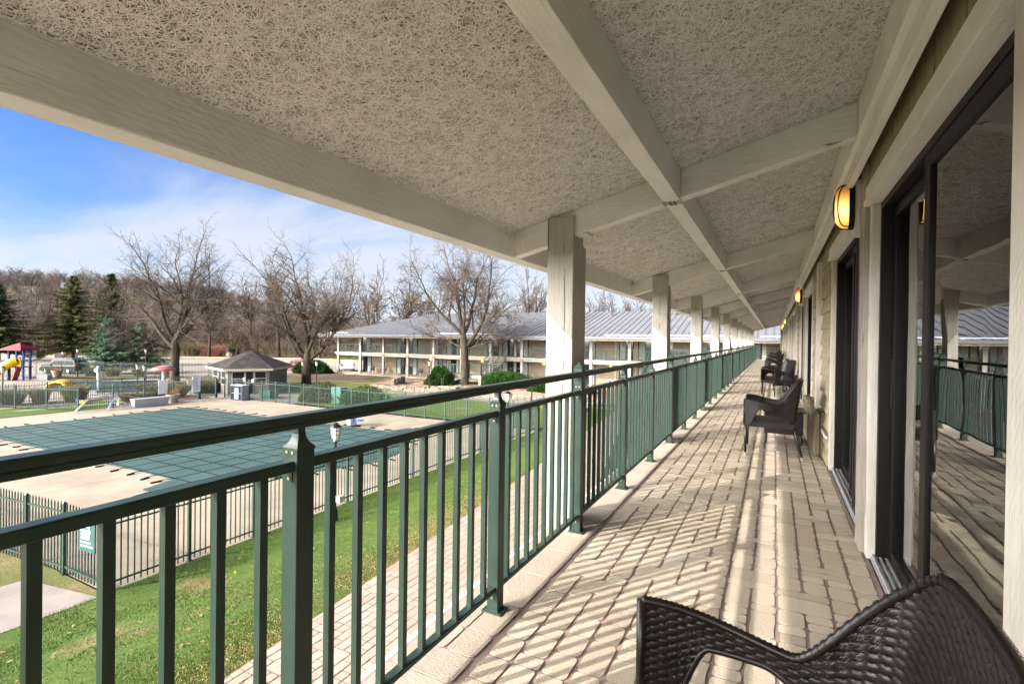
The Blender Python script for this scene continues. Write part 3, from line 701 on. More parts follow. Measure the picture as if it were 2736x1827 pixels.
# ------------------------------------------------------------------ metal fences
def fence(label, P, h=1.5, sp=1.5, name='metal_fence', posts=None, z=GZ, g=FGREEN, nmax=100, psp=.115, skip=None, cat='fence', key=(0,0), post_d=.03, pr=.010, top=True):
    t = thing(name, label, cat, (0,0,0)); allp = []
    for a, b in zip(P, P[1:]):
        a = Vector((a[0],a[1],0)); b = Vector((b[0],b[1],0)); L = (b-a).length; u = (b-a)/L; ang = atan2(u.y,u.x)
        n = max(1, round(L/sp)); d = L/n
        for i in range(n+1):
            q = a+u*d*i
            if i < n or b is P[-1] or True:
                o = obj('post', MB().box(-post_d,post_d,-post_d,post_d,0,h-.02).add([(-post_d-.006,-post_d-.006,h-.02),(post_d+.006,-post_d-.006,h-.02),(post_d+.006,post_d+.006,h-.02),(-post_d-.006,post_d+.006,h-.02),(0,0,h+.03)],[(0,1,2,3),(0,1,4),(1,2,4),(2,3,4),(3,0,4)]).box(-post_d-.015,post_d+.015,-post_d-.015,post_d+.015,0,.05), g, t, loc=(q.x,q.y,z)) if (i == 0 and a is not None and len(allp) == 0 and 'fp' not in t) else None
                if o: t['fp'] = 1; fp = o; o.rotation_euler = (0,0,ang)
                else: inst(fp, t, (q.x,q.y,z), (0,0,ang))
            if i < n:
                e = q+u*d
                r = MB().beam((q.x,q.y,z+h-.20),(e.x,e.y,z+h-.20),.026,.032).beam((q.x,q.y,z+.18),(e.x,e.y,z+.18),.026,.032)
                rr = obj('rail', MB().beam((q.x,q.y,z+h-.20),(e.x,e.y,z+h-.20),.026,.032), g, t); obj('rail', MB().beam((q.x,q.y,z+.18),(e.x,e.y,z+.18),.026,.032), g, t)
                k = int(round(d/psp))
                for j in range(1, k): w = q+u*d*j/k; allp.append((w.x,w.y,ang))
    del t['fp']
    allp.sort(key=lambda p: p[0]**2+p[1]**2)
    pk = MB().box(-pr,pr,-pr,pr,.06,h-.03).add([(-pr,-pr,h-.03),(pr,-pr,h-.03),(pr,pr,h-.03),(-pr,pr,h-.03),(0,0,h+.03)],[(0,1,2,3),(0,1,4),(1,2,4),(2,3,4),(3,0,4)])
    first = None
    for x, y, a in allp[:nmax]:
        if first is None: first = obj('picket', pk, g, t, loc=(x,y,z)); first.rotation_euler = (0,0,a)
        else: inst(first, t, (x,y,z), (0,0,a))
    m = MB()
    for x, y, a in allp[nmax:]:
        ca, sa = cos(a), sin(a)
        m.add([(x+vx*ca-vy*sa, y+vx*sa+vy*ca, z+vz) for vx,vy,vz in pk.v], pk.f)
    if m.v: tag(obj('picket', m, g, t), kind='stuff')
    return t
fence('green picket fence at the foot of the near grass bank', [(-11.3,4.95),(-11.3,24.9)], 1.5, 1.54)
fence('green picket fence running to the corner with the green rules sign', [(-24,3.6),(-17,4.5),(-12.9,4.9),(-11.36,4.93)], 1.5, 1.5)
fence('green picket fence at the far pool edge before the clubhouse and lawn', [(-38.9,24.95),(-11.4,24.95)], 1.55, 1.5, psp=.125)
fence('green picket fence at the left end of the pool deck behind the white tub', [(-47,13.0),(-43.7,14.0),(-39.3,15.6),(-39.3,23.15)], 1.55, 1.9, psp=.125)
gt = fence('green pool gate between thick dark posts left of the blue cabinet', [(-39.28,23.2),(-39.25,24.5)], 1.5, 1.3, name='pool_gate', cat='gate', g=DKGREEN, post_d=.06)
fence('dark fence round the splash pool beyond the grass strip', [(-50,6),(-46.4,13),(-46.2,16.5),(-47.0,21.5),(-46.2,24),(-42,27.5)], 1.45, 2.3, g=DKGREEN, psp=.14, pr=.011)
fence('outermost green fence between the splash pool and the car park', [(-90,14),(-76,22.6),(-72.7,25),(-69,28.1),(-61.3,31.3),(-57.5,35.0),(-50,36.4)], 1.75, 2.2, psp=.15, pr=.012)

# ------------------------------------------------------------------ far wing
fw = thing('far_hotel_wing', 'two storey beige hotel wing with grey metal roof on the far side of the lawn', 'building', (0,0,0))
FY = 47.0; PZ = -3.33; SZ = -.67; XL, XR = -49.8, 11.0
BEIGE = mat('far_siding', '83755f', .75, col2='776955', vs_=1, w=True); CREAM = mat('far_cream_timber', '968f82', .6, col2='888174', vs_=2, w=True)
obj('patio', MB().box(XL-.6,XR,FY-.65,FY+2.3,PZ-.35,PZ), mat('patio_concrete','a3937f',.85,col2='958571',vs_=1,w=True), fw)
WY = FY+2.1
obj('wall', MB().box(XL+3.2,XR,WY,WY+.2,PZ,1.75), BEIGE, fw)
obj('upper_floor', MB().box(XL-.1,XR,FY+.1,WY,SZ-.22,SZ-.02), BEIGE, fw)
obj('floor_beam', MB().box(XL-.5,XR,FY-.12,FY+.0,SZ-.20,SZ-.01), CREAM, fw); obj('floor_beam', MB().box(XL-.3,XR,FY-.06,FY+.06,SZ-.42,SZ-.24), CREAM, fw)
obj('soffit', MB().add([(XL-2,45.5,1.42),(XR,45.5,1.42),(XR,WY,2.1),(XL-2,WY,2.1)],[(0,1,2,3)]), BEIGE, fw)
obj('fascia', MB().box(XL-1.7,XR,45.40,45.5,1.20,1.42), CREAM, fw)
obj('gutter', MB().extr([(45.25,1.40),(45.30,1.30),(45.39,1.30),(45.39,1.43),(45.25,1.43)],0,XL-1.7,XR), mat('gutter_taupe','7a7264',.5,.2), fw)
# roof with hip at the left end
RX0, RX1, RYr, RZr = XL-1.8, XR, 57.5, 4.62
ROOF2 = mat('far_metal_roof', '69696a', .75, .0, col2='616163', vs_=.8, w=True)
hx = -42.5
obj('roof', MB().add([(RX0,45.3,1.45),(RX1,45.3,1.45),(RX1,RYr,RZr),(hx,RYr,RZr),(RX0,69.7,1.45),(RX1,69.7,1.45)],[(0,1,2,3),(0,3,4),(3,2,5,4)]), ROOF2, fw, fix=False)
obj('roof_edge', MB().box(RX0,RX1,45.24,45.34,1.44,1.56), mat('roof_edge_slate','5f646e',.5,.2), fw)
SEAM = mat('roof_seam', '46474a', .7, .0); m = MB(); x = RX0+.3
while x < RX1:
    if x < hx: f = (x-RX0)/(hx-RX0)
    else: f = 1
    ye = 45.36+(RYr-45.36)*f; ze = 1.47+(RZr-1.47)*f
    m.beam((x,45.36,1.49),(x,ye,ze+.02),.018,.04); x += .61
obj('seam', m, SEAM, fw); tag(fw.children[-1] if False else C.objects['seam'], kind='stuff')
SNOW = mat('snow_guard', 'b4b6ba', .5, .0)
for a, b in ((-51.2,-47.3),(-33.5,-25.2),(-14.2,-3.0),(-1,7)):
    g = MB().box(a,b,46.2,46.24,1.70,1.80)
    xx = a
    while xx < b: g.box(xx,xx+.05,46.15,46.3,1.62,1.80); xx += 1.15
    obj('snow_guard', g, SNOW, fw)
for x, y in ((-42,55),(-30.5,55),(-16.3,55.2),(-9.3,55.2),(-48.5,52.5)): obj('roof_vent', MB().lathe([(.13,0),(.13,.35),(.2,.36),(.2,.5),(.1,.55)],x,y,8) and MB().tube([(x,y,3.6),(x,y,4.55)],.12,8).tube([(x,y,4.42),(x,y,4.62)],.19,8), mat('vent_dark','4a4d55',.5), fw) if True else None
POSTX = [-49.75+3.77*k for k in range(0, 16)]
for k, x in enumerate(POSTX): obj('post', MB().box(x-.14,x+.14,FY-.09,FY+.12,PZ,1.55), CREAM, fw); obj('post_bracket', MB().box(x-.17,x+.17,FY-.14,FY-.1,SZ-.40,SZ-.22), mat('bracket_grey','6d675c',.6) if k == 0 else bpy.data.materials['bracket_grey'], fw)
FGLASS = mat('far_window_dark_glass', '1d211f', .06, spec=.8); FCURT = mat('far_curtain', '8b928a', .8, col2='6f7670', vs_=6, scale=(6,1,.2), w=True)
def fdoor(x, z, w=1.9, curt='r'):
    d = obj('patio_door', MB().box(x,x+.06,WY-.06,WY-.01,z,z+2.05).box(x+w-.06,x+w,WY-.06,WY-.01,z,z+2.05).box(x+.06,x+w-.06,WY-.06,WY-.01,z+2.0,z+2.05).box(x+w/2-.03,x+w/2+.03,WY-.05,WY-.01,z,z+2.0), FRAME, fw)
    obj('glass', MB().box(x+.06,x+w-.06,WY-.03,WY-.02,z+.02,z+2.0), FGLASS, d)
    c = x+.1 if curt == 'l' else x+w*.55
    obj('curtain', MB().box(c,c+w*.38,WY-.038,WY-.032,z+.05,z+1.98), FCURT, d)
rnd = random.Random(12)
for k in range(len(POSTX)-1):
    x = POSTX[k]
    for z, s in ((PZ,0),(SZ,1)):
        if k == 0:
            if s == 0: fdoor(x+2.3,z,1.4,'r'); obj('wall_trim', MB().box(x+1.9,x+2.25,WY-.5,WY-.2,z,z+2.3), CREAM, fw)
            else: fdoor(x+2.0,z,1.6,'r')
        elif k % 2 == 0: fdoor(x+.3,z,1.45,'l'); fdoor(x+2.1,z,1.45,'r'); obj('wall_trim', MB().box(x+1.78,x+2.07,WY-.06,WY-.01,z,z+2.2), CREAM, fw)
        else: 
            obj('wall_trim', MB().box(x+1.75,x+1.95,WY-.06,WY-.01,z,z+2.2), CREAM, fw)
            if k > 2: fdoor(x+2.2,z,1.4,'l')
railb = MB()
for j in range(int(3.49/.125)): railb.box(.14+j*.125+.06-.012,.14+j*.125+.06+.012,-.012,.012,.08,.92)
rb0 = None
for k in range(len(POSTX)-1):
    x = POSTX[k]+.14; 
    if k == 6: continue
    r = obj('balcony_rail', MB().box(x,x+3.49,FY+.02,FY+.07,SZ+1.0,SZ+1.05).box(x,x+3.49,FY+.03,FY+.06,SZ+.90,SZ+.93).box(x,x+3.49,FY+.03,FY+.06,SZ+.06,SZ+.09).box(x+1.10,x+1.17,FY+.01,FY+.08,SZ,SZ+1.0).box(x+2.32,x+2.39,FY+.01,FY+.08,SZ,SZ+1.0), FGREEN, fw)
    if rb0 is None: rb0 = obj('balusters', railb, FGREEN, r, loc=(x,FY+.045,SZ)); rb0.name = 'baluster_row'
    else: inst(rb0, r, (x,FY+.045,SZ), name='baluster_row')
obj('downspout', MB().tube([(-46.5,45.35,1.3),(-46.3,45.6,1.1),(-45.75,FY-.16,1.0),(-45.75,FY-.16,PZ+.5),(-45.95,FY-.35,PZ+.2),(-46.5,FY-.9,PZ-.1)],.06,6), WHITEP, fw)
LAMPG = emis('lamp_amber', 'ffb638', 5.0)
for k, x in enumerate((-44.05,-36.6,-29.4,-21.75,-14.45,-6.9)):
    l = thing('wall_light', '%s small amber light from the left on the far wing' % ('first second third fourth fifth sixth'.split()[k]), 'wall light', (x,WY-.07,PZ+2.02), group='wall lights of the far wing')
    obj('lamp_glass', MB().lathe([(.03,-.14),(.09,-.08),(.1,0),(.09,.08),(.03,.14)],0,0,8), LAMPG, l); obj('back_plate', MB().box(-.07,.07,.03,.06,-.16,.16), BLACKM, l)
# stairs of the far wing: upper flight, landing, timber posts
stt = thing('outside_stair', 'outdoor staircase with green railings and white posts before the far wing', 'staircase')
ly = 43.2; lz = PZ+.95
obj('landing', MB().box(-30.0,-25.4,ly-1.0,ly+1.0,lz-.32,lz), CREAM, stt)
for x in (-25.6,-29.8): obj('landing_post', MB().box(x-.12,x+.12,ly-.95,ly-.72,-3.5,lz-.32), CREAM, stt)
for j in range(10):
    f = j/10; obj('step', MB().box(-25.4+.0,-24.0,ly-.9+f*3.7+.02,ly-.9+f*3.7+.36,lz+f*(SZ-lz)+.08,lz+f*(SZ-lz)+.14), CREAM, stt) if False else obj('step', MB().box(-26.6,-25.3,ly+1.0+f*2.7,ly+1.0+f*2.7+.26,lz+f*(SZ-lz)+.14,lz+f*(SZ-lz)+.19), CREAM, stt)
for x in (-26.7,-25.2):
    obj('stringer', MB().beam((x,ly+.95,lz-.05),(x,FY,SZ-.1),.06,.26), CREAM, stt)
    obj('stair_rail', MB().beam((x,ly+.95,lz+1.0),(x,FY,SZ+1.0),.05,.05).beam((x,ly+.95,lz+.15),(x,FY,SZ+.15),.03,.03), FGREEN, stt)
    m = MB()
    for j in range(24): f = j/24; y = ly+.95+(FY-ly-.95)*f; z = lz+(SZ-lz)*f; m.box(x-.01,x+.01,y-.01,y+.01,z+.15,z+.98)
    obj('baluster_row', m, FGREEN, stt)
def greenrail(par, a, b, z, h=1.02):
    m = MB().beam((a[0],a[1],z+h),(b[0],b[1],z+h),.05,.05).beam((a[0],a[1],z+.1),(b[0],b[1],z+.1),.03,.03)
    obj('landing_rail', m, FGREEN, par); L = math.dist(a,b); n = int(L/.125); m = MB()
    for j in range(n+1):
        f = j/n; w = .03 if j in (0,n,n//2) else .011; x = a[0]+(b[0]-a[0])*f; y = a[1]+(b[1]-a[1])*f; m.box(x-w,x+w,y-w,y+w,z,z+h-.03)
    obj('baluster_row', m, FGREEN, par)
greenrail(stt, (-30,ly-1), (-25.4,ly-1), lz); greenrail(stt, (-30,ly-1), (-30,ly+1), lz); greenrail(stt, (-25.4,ly-1), (-25.4,ly+.9), lz)
obj('lower_flight', MB().hexa([(-30.1,ly-.8,-3.5),(-29.9,ly-.8,-3.5),(-29.9,ly+.8,-3.5),(-30.1,ly+.8,-3.5)],[(-27.5,ly-.8,lz-.3),(-27.2,ly-.8,lz-.3),(-27.2,ly+.8,lz-.3),(-27.5,ly+.8,lz-.3)]), FRAME, stt)
gs = thing('garden_steps', 'short concrete steps with green handrails beside the lone lawn tree', 'steps')
obj('steps', MB().box(-27.6,-25.6,37.4,38.1,-3.7,-3.35).box(-27.6,-25.6,38.1,38.8,-3.7,-3.22), CONC2, gs); obj('yellow_nosing', MB().box(-27.5,-25.7,38.08,38.14,-3.23,-3.19), mat('yellow_edge','d2a83a',.6), gs)
for x in (-27.7,-25.5):
    obj('handrail', MB().tube([(x,37.0,-3.6),(x,37.0,-2.85),(x,38.8,-2.5),(x,38.8,-3.3)],.03,6).tube([(x,37.0,-3.1),(x,38.8,-2.78)],.02,6).tube([(x,39.1,-3.4),(x,39.1,-2.45)],.045,6), FGREEN, gs)
# stair rail of our own wing, outside the gallery
os_ = thing('gallery_stair_railing', 'green railing of the stair that leaves the gallery half way along', 'railing')
for j,(a,b) in enumerate((((-1.3,14.6,0),(-2.6,14.6,0)),((-2.6,14.6,0),(-2.6,17.5,0)),((-3.0,9.2,-2.8),(-3.0,13.9,-.1)))):
    m = MB().beam((a[0],a[1],a[2]+1.03),(b[0],b[1],b[2]+1.03),.05,.045).beam((a[0],a[1],a[2]+.9),(b[0],b[1],b[2]+.9),.03,.03).beam((a[0],a[1],a[2]+.1),(b[0],b[1],b[2]+.1),.03,.03)
    obj('stair_rail', m, GREEN, os_); n = int(math.dist(a,b)/.12); m = MB()
    for i in range(n+1): f = i/n; x,y,z = [a[q]+(b[q]-a[q])*f for q in range(3)]; m.box(x-.01,x+.01,y-.01,y+.01,z+.1,z+1.0)
    obj('baluster_row', m, GREEN, os_)
obj('stair_landing', MB().box(-2.65,-1.41,14.55,17.5,-.2,-.02), TRIM, os_)
def at(sx, depth): 
    u = (sx-1368)/1342*depth; return (.886*u-.463*depth, .463*u+.886*depth)
# ------------------------------------------------------------------ woven armchairs
WICK = mat('woven_resin', '211914', .36, col2='17110e', vs_=14, spec=.45); LEGM = mat('resin_leg', '1c1613', .4)
def chair_shell(du, dv, amp):
    """one woven sheet: left arm, back, right arm.  faces -x, half width .275"""
    HW, XF, XB, R = .272, -.285, .205, .09
    path = []                                  # plan curve with arc length
    def add(p): path.append(p)
    n1 = 60
    for i in range(n1+1): t = i/n1; x = XF+(XB-R-XF)*t; add((x, -HW-.035*sin(pi*min(1,t*1.0))*.9))
    for i in range(1, 21): a = -pi/2+pi/2*i/20; add((XB-R+R*cos(a), -HW+R+R*sin(a)))
    for i in range(1, 30): t = i/30; add((XB+.012*sin(pi*t), -HW+R+(2*HW-2*R)*t))
    half = path[:]
    for i in range(0, 21): a = pi/2*i/20; add((XB-R+R*cos(a), HW-R+R*sin(a)))
    for i in range(1, n1+1): t = 1-i/n1; x = XF+(XB-R-XF)*t; add((x, HW+.035*sin(pi*t)*.9))
    s = [0]
    for a, b in zip(path, path[1:]): s.append(s[-1]+math.dist(a,b))
    L = s[-1]
    def at(u):
        import bisect
        i = min(max(bisect.bisect(s, u)-1, 0), len(path)-2); f = (u-s[i])/(s[i+1]-s[i]) if s[i+1] > s[i] else 0
        a, b = path[i], path[i+1]; tx, ty = b[0]-a[0], b[1]-a[1]; l = math.hypot(tx,ty)
        return a[0]+tx*f, a[1]+ty*f, tx/l, ty/l
    def ss(a, b, t): t = min(max((t-a)/(b-a),0),1); return t*t*(3-2*t)
    def top(u):
        d = min(u, L-u)                        # distance from a front edge
        return .637-.055*ss(.0,.36,d)+.280*ss(.33,.575,d)
    def bot(u):
        d = min(u, L-u)
        return .355+.195*ss(.05,.16,d)-.195*ss(.27,.56,d)+.03*ss(.5,.6,d)
    nu = int(L/du); 
    m = MB(); H = .55; nv = int(H/dv)
    pu, pv = .022, .0098
    for i in range(nu+1):
        u = L*i/nu; x, y, tx, ty = at(u); z0, z1 = bot(u), top(u)
        nvv = nv
        for j in range(nv+1):
            f = j/nv; z = z0+(z1-z0)*f; lean = max(0, z-.38)
            back = ss(.38,.60,min(u,L-u)); xo = x+back*lean*.16; nx, ny = ty, -tx
            k = floor(z/pv); fv = z/pv-k; fu = u/pu-floor(u/pu)
            w = cos(pi*u/pu+pi*k)*amp*sqrt(max(0,1-(2*fv-1)**2)); rib = .35*amp*(1-min(1,abs(fu-.5)*2.6))
            d = max(w, rib*.9)
            m.v.append((xo+nx*d, y+ny*d, z))
    for i in range(nu):
        for j in range(nv): a = i*(nv+1)+j; m.f.append((a, a+nv+1, a+nv+2, a+1))
    edge_t = []; edge_b = []
    for i in range(0, 121):
        u = L*i/120; x, y, tx, ty = at(u); b_ = ss(.38,.60,min(u,L-u))
        edge_t.append((x+b_*max(0,top(u)-.38)*.16, y, top(u)+.004)); edge_b.append((x+b_*max(0,bot(u)-.38)*.16, y, bot(u)-.002))
    return m, edge_t, edge_b
def make_chair(label, du, dv, amp, solid=.014):
    t = thing('wicker_armchair', label, 'armchair', (0,0,0), 0, 'wicker armchairs along the gallery')
    m, et, eb = chair_shell(du, dv, amp)
    o = obj('woven_back', m, WICK, t, fix=False, smooth=True)
    if solid: q = o.modifiers.new('s','SOLIDIFY'); q.thickness = solid; q.offset = 0
    r = MB().tube(et, .0105, 8).tube(eb, .009, 6); r.tube([et[0],eb[0]], .0125, 8).tube([et[-1],eb[-1]], .0125, 8)
    # bindings round the rim
    for i in range(1, 120, 1):
        p, q = Vector(et[i]), Vector(et[i+1]); r.tube([p, p+(q-p)*.45], .0128, 6, cap=False)
    obj('rim', r, WICK, t, smooth=True)
    st = MB(); n = 46
    if du < .01:
        for i in range(n+1):
            for j in range(n+1):
                x = -.275+.50*i/n; y = -.245+.49*j/n; st.v.append((x,y,.405-.012*sin(pi*i/n)*sin(pi*j/n)+.002*sin(i*pi/1.)*0+.0016*(1 if (i+j)%2 else -1)))
        for i in range(n):
            for j in range(n): a = i*(n+1)+j; st.f.append((a,a+n+1,a+n+2,a+1))
    else: st.box(-.275,.225,-.245,.245,.385,.403)
    se = obj('seat', st, WICK, t, fix=False)
    obj('seat_frame', MB().box(-.29,-.272,-.27,.27,.335,.40).box(.215,.235,-.26,.26,.335,.39).box(-.272,.215,-.275,-.258,.335,.395).box(-.272,.215,.258,.275,.335,.395), WICK, t, bevel=.004)
    for x, y, dx in ((-.272,-.255,-.0),(-.272,.255,-.0),(.215,-.245,.075),(.215,.245,.075)):
        l = obj('leg', MB().tube([(x,y,.345),(x+dx*.45,y,.18),(x+dx,y,.035)], [.018,.016,.0135], 10), LEGM, t, smooth=True)
        obj('foot', MB().tube([(x+dx*.985,y,.036),(x+dx,y,.002)], .0142, 10), STEEL, l)
    return t
c_near = make_chair('woven brown armchair cut off by the bottom right corner, nearest the viewer', .0034, .0024, .0050)
c_near.location = (.0, .995, 0)
c2_ = make_chair('woven brown armchair standing alone before the nearest beige air conditioner', .010, .007, .0035)
c2_.location = (-.005, 6.56, 0)
c3 = make_chair('woven brown armchair turned toward the viewer, first of the pair past the first lone chair', .02, .014, .003); c3.location = (.12, 13.3, 0); c3.rotation_euler = (0,0,radians(32))
for (x, y, rz, lab) in ((.02,14.55,0,'woven brown armchair close behind the one turned toward the viewer'),
    (.0,20.6,0,'near armchair of the second pair down the gallery'),(.04,21.7,-.1,'rear armchair of the second pair down the gallery'),
    (.02,27.2,0,'near armchair of the third pair down the gallery'),(.05,28.3,0,'rear armchair of the third pair down the gallery'),
    (.02,34.0,0,'near armchair of the farthest pair on the gallery'),(.05,35.1,0,'rear armchair of the farthest pair on the gallery')):
    copy_tree(c3, (x,y,0), rz, lab)
def table(x, y, label):
    t = thing('wicker_side_table', label, 'side table', (x,y,0), group='low wicker side tables')
    obj('table_top', MB().box(-.23,.25,-.24,.24,.405,.425).box(-.20,.22,-.21,.21,.426,.429), WICK, t, bevel=.004)
    m = MB()
    for k in range(16):
        z = .13+.0165*k; m.box(-.21-.0015*(k%2),.225+.0015*(k%2),-.215-.0015*(k%2),.215,z,z+.0155)
    obj('woven_skirt', m, WICK, t)
    for a in (-.19,.2):
        for b in (-.19,.19): l = obj('leg', MB().tube([(a,b,.13),(a,b,.002)], .015, 8), LEGM, t)
table(.11, 7.42, 'low woven side table just beyond the lone armchair'); table(.18, 15.3, 'low woven side table behind the first pair of armchairs')
# ------------------------------------------------------------------ air conditioners
ACM = mat('ac_beige_plastic', '75684f', .5, col2='6b5f49', vs_=3); ACD = mat('ac_gap', '3a332a', .8)
def ac(y0, y1, label):
    t = thing('air_conditioner', label, 'air conditioner', (.30,y0,0), group='air conditioners under the windows')
    w = y1-y0; obj('case', MB().hexa([(.145,0,.012),(.2,0,.012),(.2,w,.012),(.145,w,.012)],[(.145,0,.50),(.2,0,.51),(.2,w,.51),(.145,w,.50)]).box(.14,.2,0,w,.012,.013), ACM, t)
    m = MB().box(.075,.14,.008,w-.008,.015,.49); obj('front_cover', m, ACM, t, bevel=.015)
    g = MB(); z = .05
    while z < .44: g.hexa([(.062,.03,z),(.078,.03,z),(.078,w-.03,z),(.062,w-.03,z)],[(.070,.03,z+.011),(.078,.03,z+.011),(.078,w-.03,z+.011),(.070,w-.03,z+.011)]); z += .019
    obj('grille', g, ACM, t); obj('gap', MB().box(.139,.146,.004,w-.004,.02,.496), ACD, t)
    t.location.x = .335
ac(6.62, 7.78, 'near beige air conditioner on the gallery floor beside the lone armchair'); ac(8.05, 8.98, 'second beige air conditioner on the gallery floor')
for k, (a, b) in enumerate(((13.8,14.9),(15.2,16.1),(20.9,22.0))): ac(a, b, ('third','fourth','fifth')[k]+' beige air conditioner down the gallery, half hidden by armchairs')
# ------------------------------------------------------------------ bulkhead lamps on the wall
LGL = emis('lamp_glass_amber', 'ffb347', .42, '9a6a2c', hot=True); LGL2 = None
def wlamp(y, label):
    t = thing('bulkhead_lamp', label, 'wall lamp', (.455,y,2.20), group='oval wall lamps along the gallery')
    def oval(w, h, n=28): return [(w*max(-1,min(1,cos(2*pi*i/n)*1.0)), (h-w)*(1 if sin(2*pi*i/n) > 0 else -1)*(1 if abs(sin(2*pi*i/n)) > .001 else 0)+w*sin(2*pi*i/n)) for i in range(n)]
    def shell(w, h, x0, x1, m, nm, k=.25, steps=5):
        b = MB(); n = 28
        for s_ in range(steps+1):
            f = s_/steps; q = sqrt(max(0,1-(f**2)*(1-k*k))) ; pr = oval(w*q, h-(1-q)*w)
            b.v += [(x0+(x1-x0)*f, p[0], p[1]) for p in pr]
        for s_ in range(steps):
            for i in range(n): b.f.append((s_*n+i, s_*n+(i+1)%n, (s_+1)*n+(i+1)%n, (s_+1)*n+i))
        b.f.append(tuple(steps*n+i for i in range(n))); return obj(nm, b, m, t, smooth=False)
    obj('wall_box', MB().box(.0,.05,-.06,.06,-.2,.16), TRIM, t, bevel=.003)
    base = MB(); pr = oval(.075,.155); n = len(pr); base.v = [(0,a,b) for a,b in pr]+[(-.032,a,b) for a,b in pr]; base.f = [tuple(range(n)),tuple(range(n,2*n))]+[(i,(i+1)%n,n+(i+1)%n,n+i) for i in range(n)]
    obj('housing', base, FRAME, t); shell(.066,.145,-.032,-.105,LGL,'lamp_glass')
    g = MB()
    for yy in (-.0,):
        pts = [(-.032+(-.082)*sin(pi*i/14)**.6, yy, .150*cos(pi*i/14)) for i in range(15)]; g.tube(pts, .0045, 6)
    for off in (-.052,.052):
        pts = [(-.032-.062*sin(pi*i/14)**.6, off*(.75+.25*sin(pi*i/14)), .138*cos(pi*i/14)) for i in range(15)]; g.tube(pts, .004, 6)
    obj('guard', g, FRAME, t)
    return
    l = bpy.data.lights.new('glow','POINT'); l.energy = 1.0; l.color = (1,.72,.35); l.shadow_soft_size = .05; lo = bpy.data.objects.new('glow', l); C.objects.link(lo); lo.parent = t; lo.location = (-.24,0,0)
for y, s_ in ((4.02,'nearest amber oval lamp on the gallery wall'),(11.2,'second amber oval lamp along the gallery wall'),(24.6,'amber oval lamp far down the gallery, highest of the distant three'),(30.5,'middle one of the three distant amber oval lamps'),(34.2,'farthest and lowest amber oval lamp on the gallery wall')): wlamp(y, s_)
# ------------------------------------------------------------------ lamp posts
LANT = mat('lantern_milk_glass', 'd8d4c8', .35, spec=.5)
def lamppost(x, y, z, h, label, kind=0, blue=False):
    t = thing('lamp_post', label, 'lamp post', (x,y,z), .4, group='black lamp posts in the grounds')
    obj('pole', MB().tube([(0,0,0),(0,0,.30),(0,0,.34),(0,0,h-.52)], [.085,.075,.045,.036], 10), BLACKM, t, smooth=False)
    obj('lantern_glass', MB().lathe([(.055,h-.50),(.085,h-.44),(.115,h-.30),(.122,h-.16),(.118,h-.13)],0,0,10), LANT, t)
    m = MB().lathe([(.05,h-.54),(.075,h-.52),(.06,h-.495)],0,0,10)
    for k in range(6):
        a = 2*pi*k/6; m.tube([(r*cos(a)*1.05,r*sin(a)*1.05,h+q) for r,q in ((.055,-.50),(.085,-.44),(.115,-.30),(.124,-.13))], .007, 4)
    for r, q in ((.112,-.33),(.126,-.22)): m.tube([(r*cos(2*pi*k/14),r*sin(2*pi*k/14),h+q) for k in range(15)], .007, 4)
    obj('lantern_cage', m, BLACKM, t)
    obj('lantern_cap', MB().lathe([(.15,h-.135),(.148,h-.115),(.115,h-.075),(.06,h-.04),(.022,h-.03),(.022,h-.01),(.005,h)],0,0,10), BLACKM, t, smooth=False)
    return t
L_ = [(-10.33,9.69,lawn_z(-10.33,9.69),2.62,'black lamp post with milk glass lantern on the near grass bank, before the pool cover'),
 (-10.2,19.2,-3.62,2.66,'black lamp post on the grass bank near the first timber post of the gallery'),
 (-12.4,26.3,GZ,2.75,'lamp post whose lantern shows just above the handrail, before the clipped bushes'),
 (-46.0,14.1,GZ,2.7,'lamp post at the left picture edge in front of the yellow slide'),
 (-70.3,27.8,GZ,3.2,'lamp post right of the parked dark cars'),
 (-47.1,22.7,GZ,2.5,'short lamp post left of the round tree trunk behind the splash pool'),
 (-43.2,21.3,GZ,2.6,'lamp post just behind the blank white sign'),
 (-60.0,29.7,GZ,3.4,'tall lamp post left of the mushroom shower'),
 (-36.9,32.3,GZ,2.75,'lamp post right of the forked tree trunk beyond the pool fence'),
 (-37.9,31.6,GZ,2.75,'lamp post touching the forked tree trunk beyond the pool fence'),
 (-27.4,36.5,GZ+.2,2.75,'lamp post left of the round dark green bush before the far wing')]
for a in L_: lamppost(*a)
tag(obj('junction_box', MB().box(-10.22,-10.08,9.62,9.76,-3.1,-2.93), mat('grey_box','9a9c9c',.5)), 'small grey electric box fixed beside the near lamp post', 'electric box')
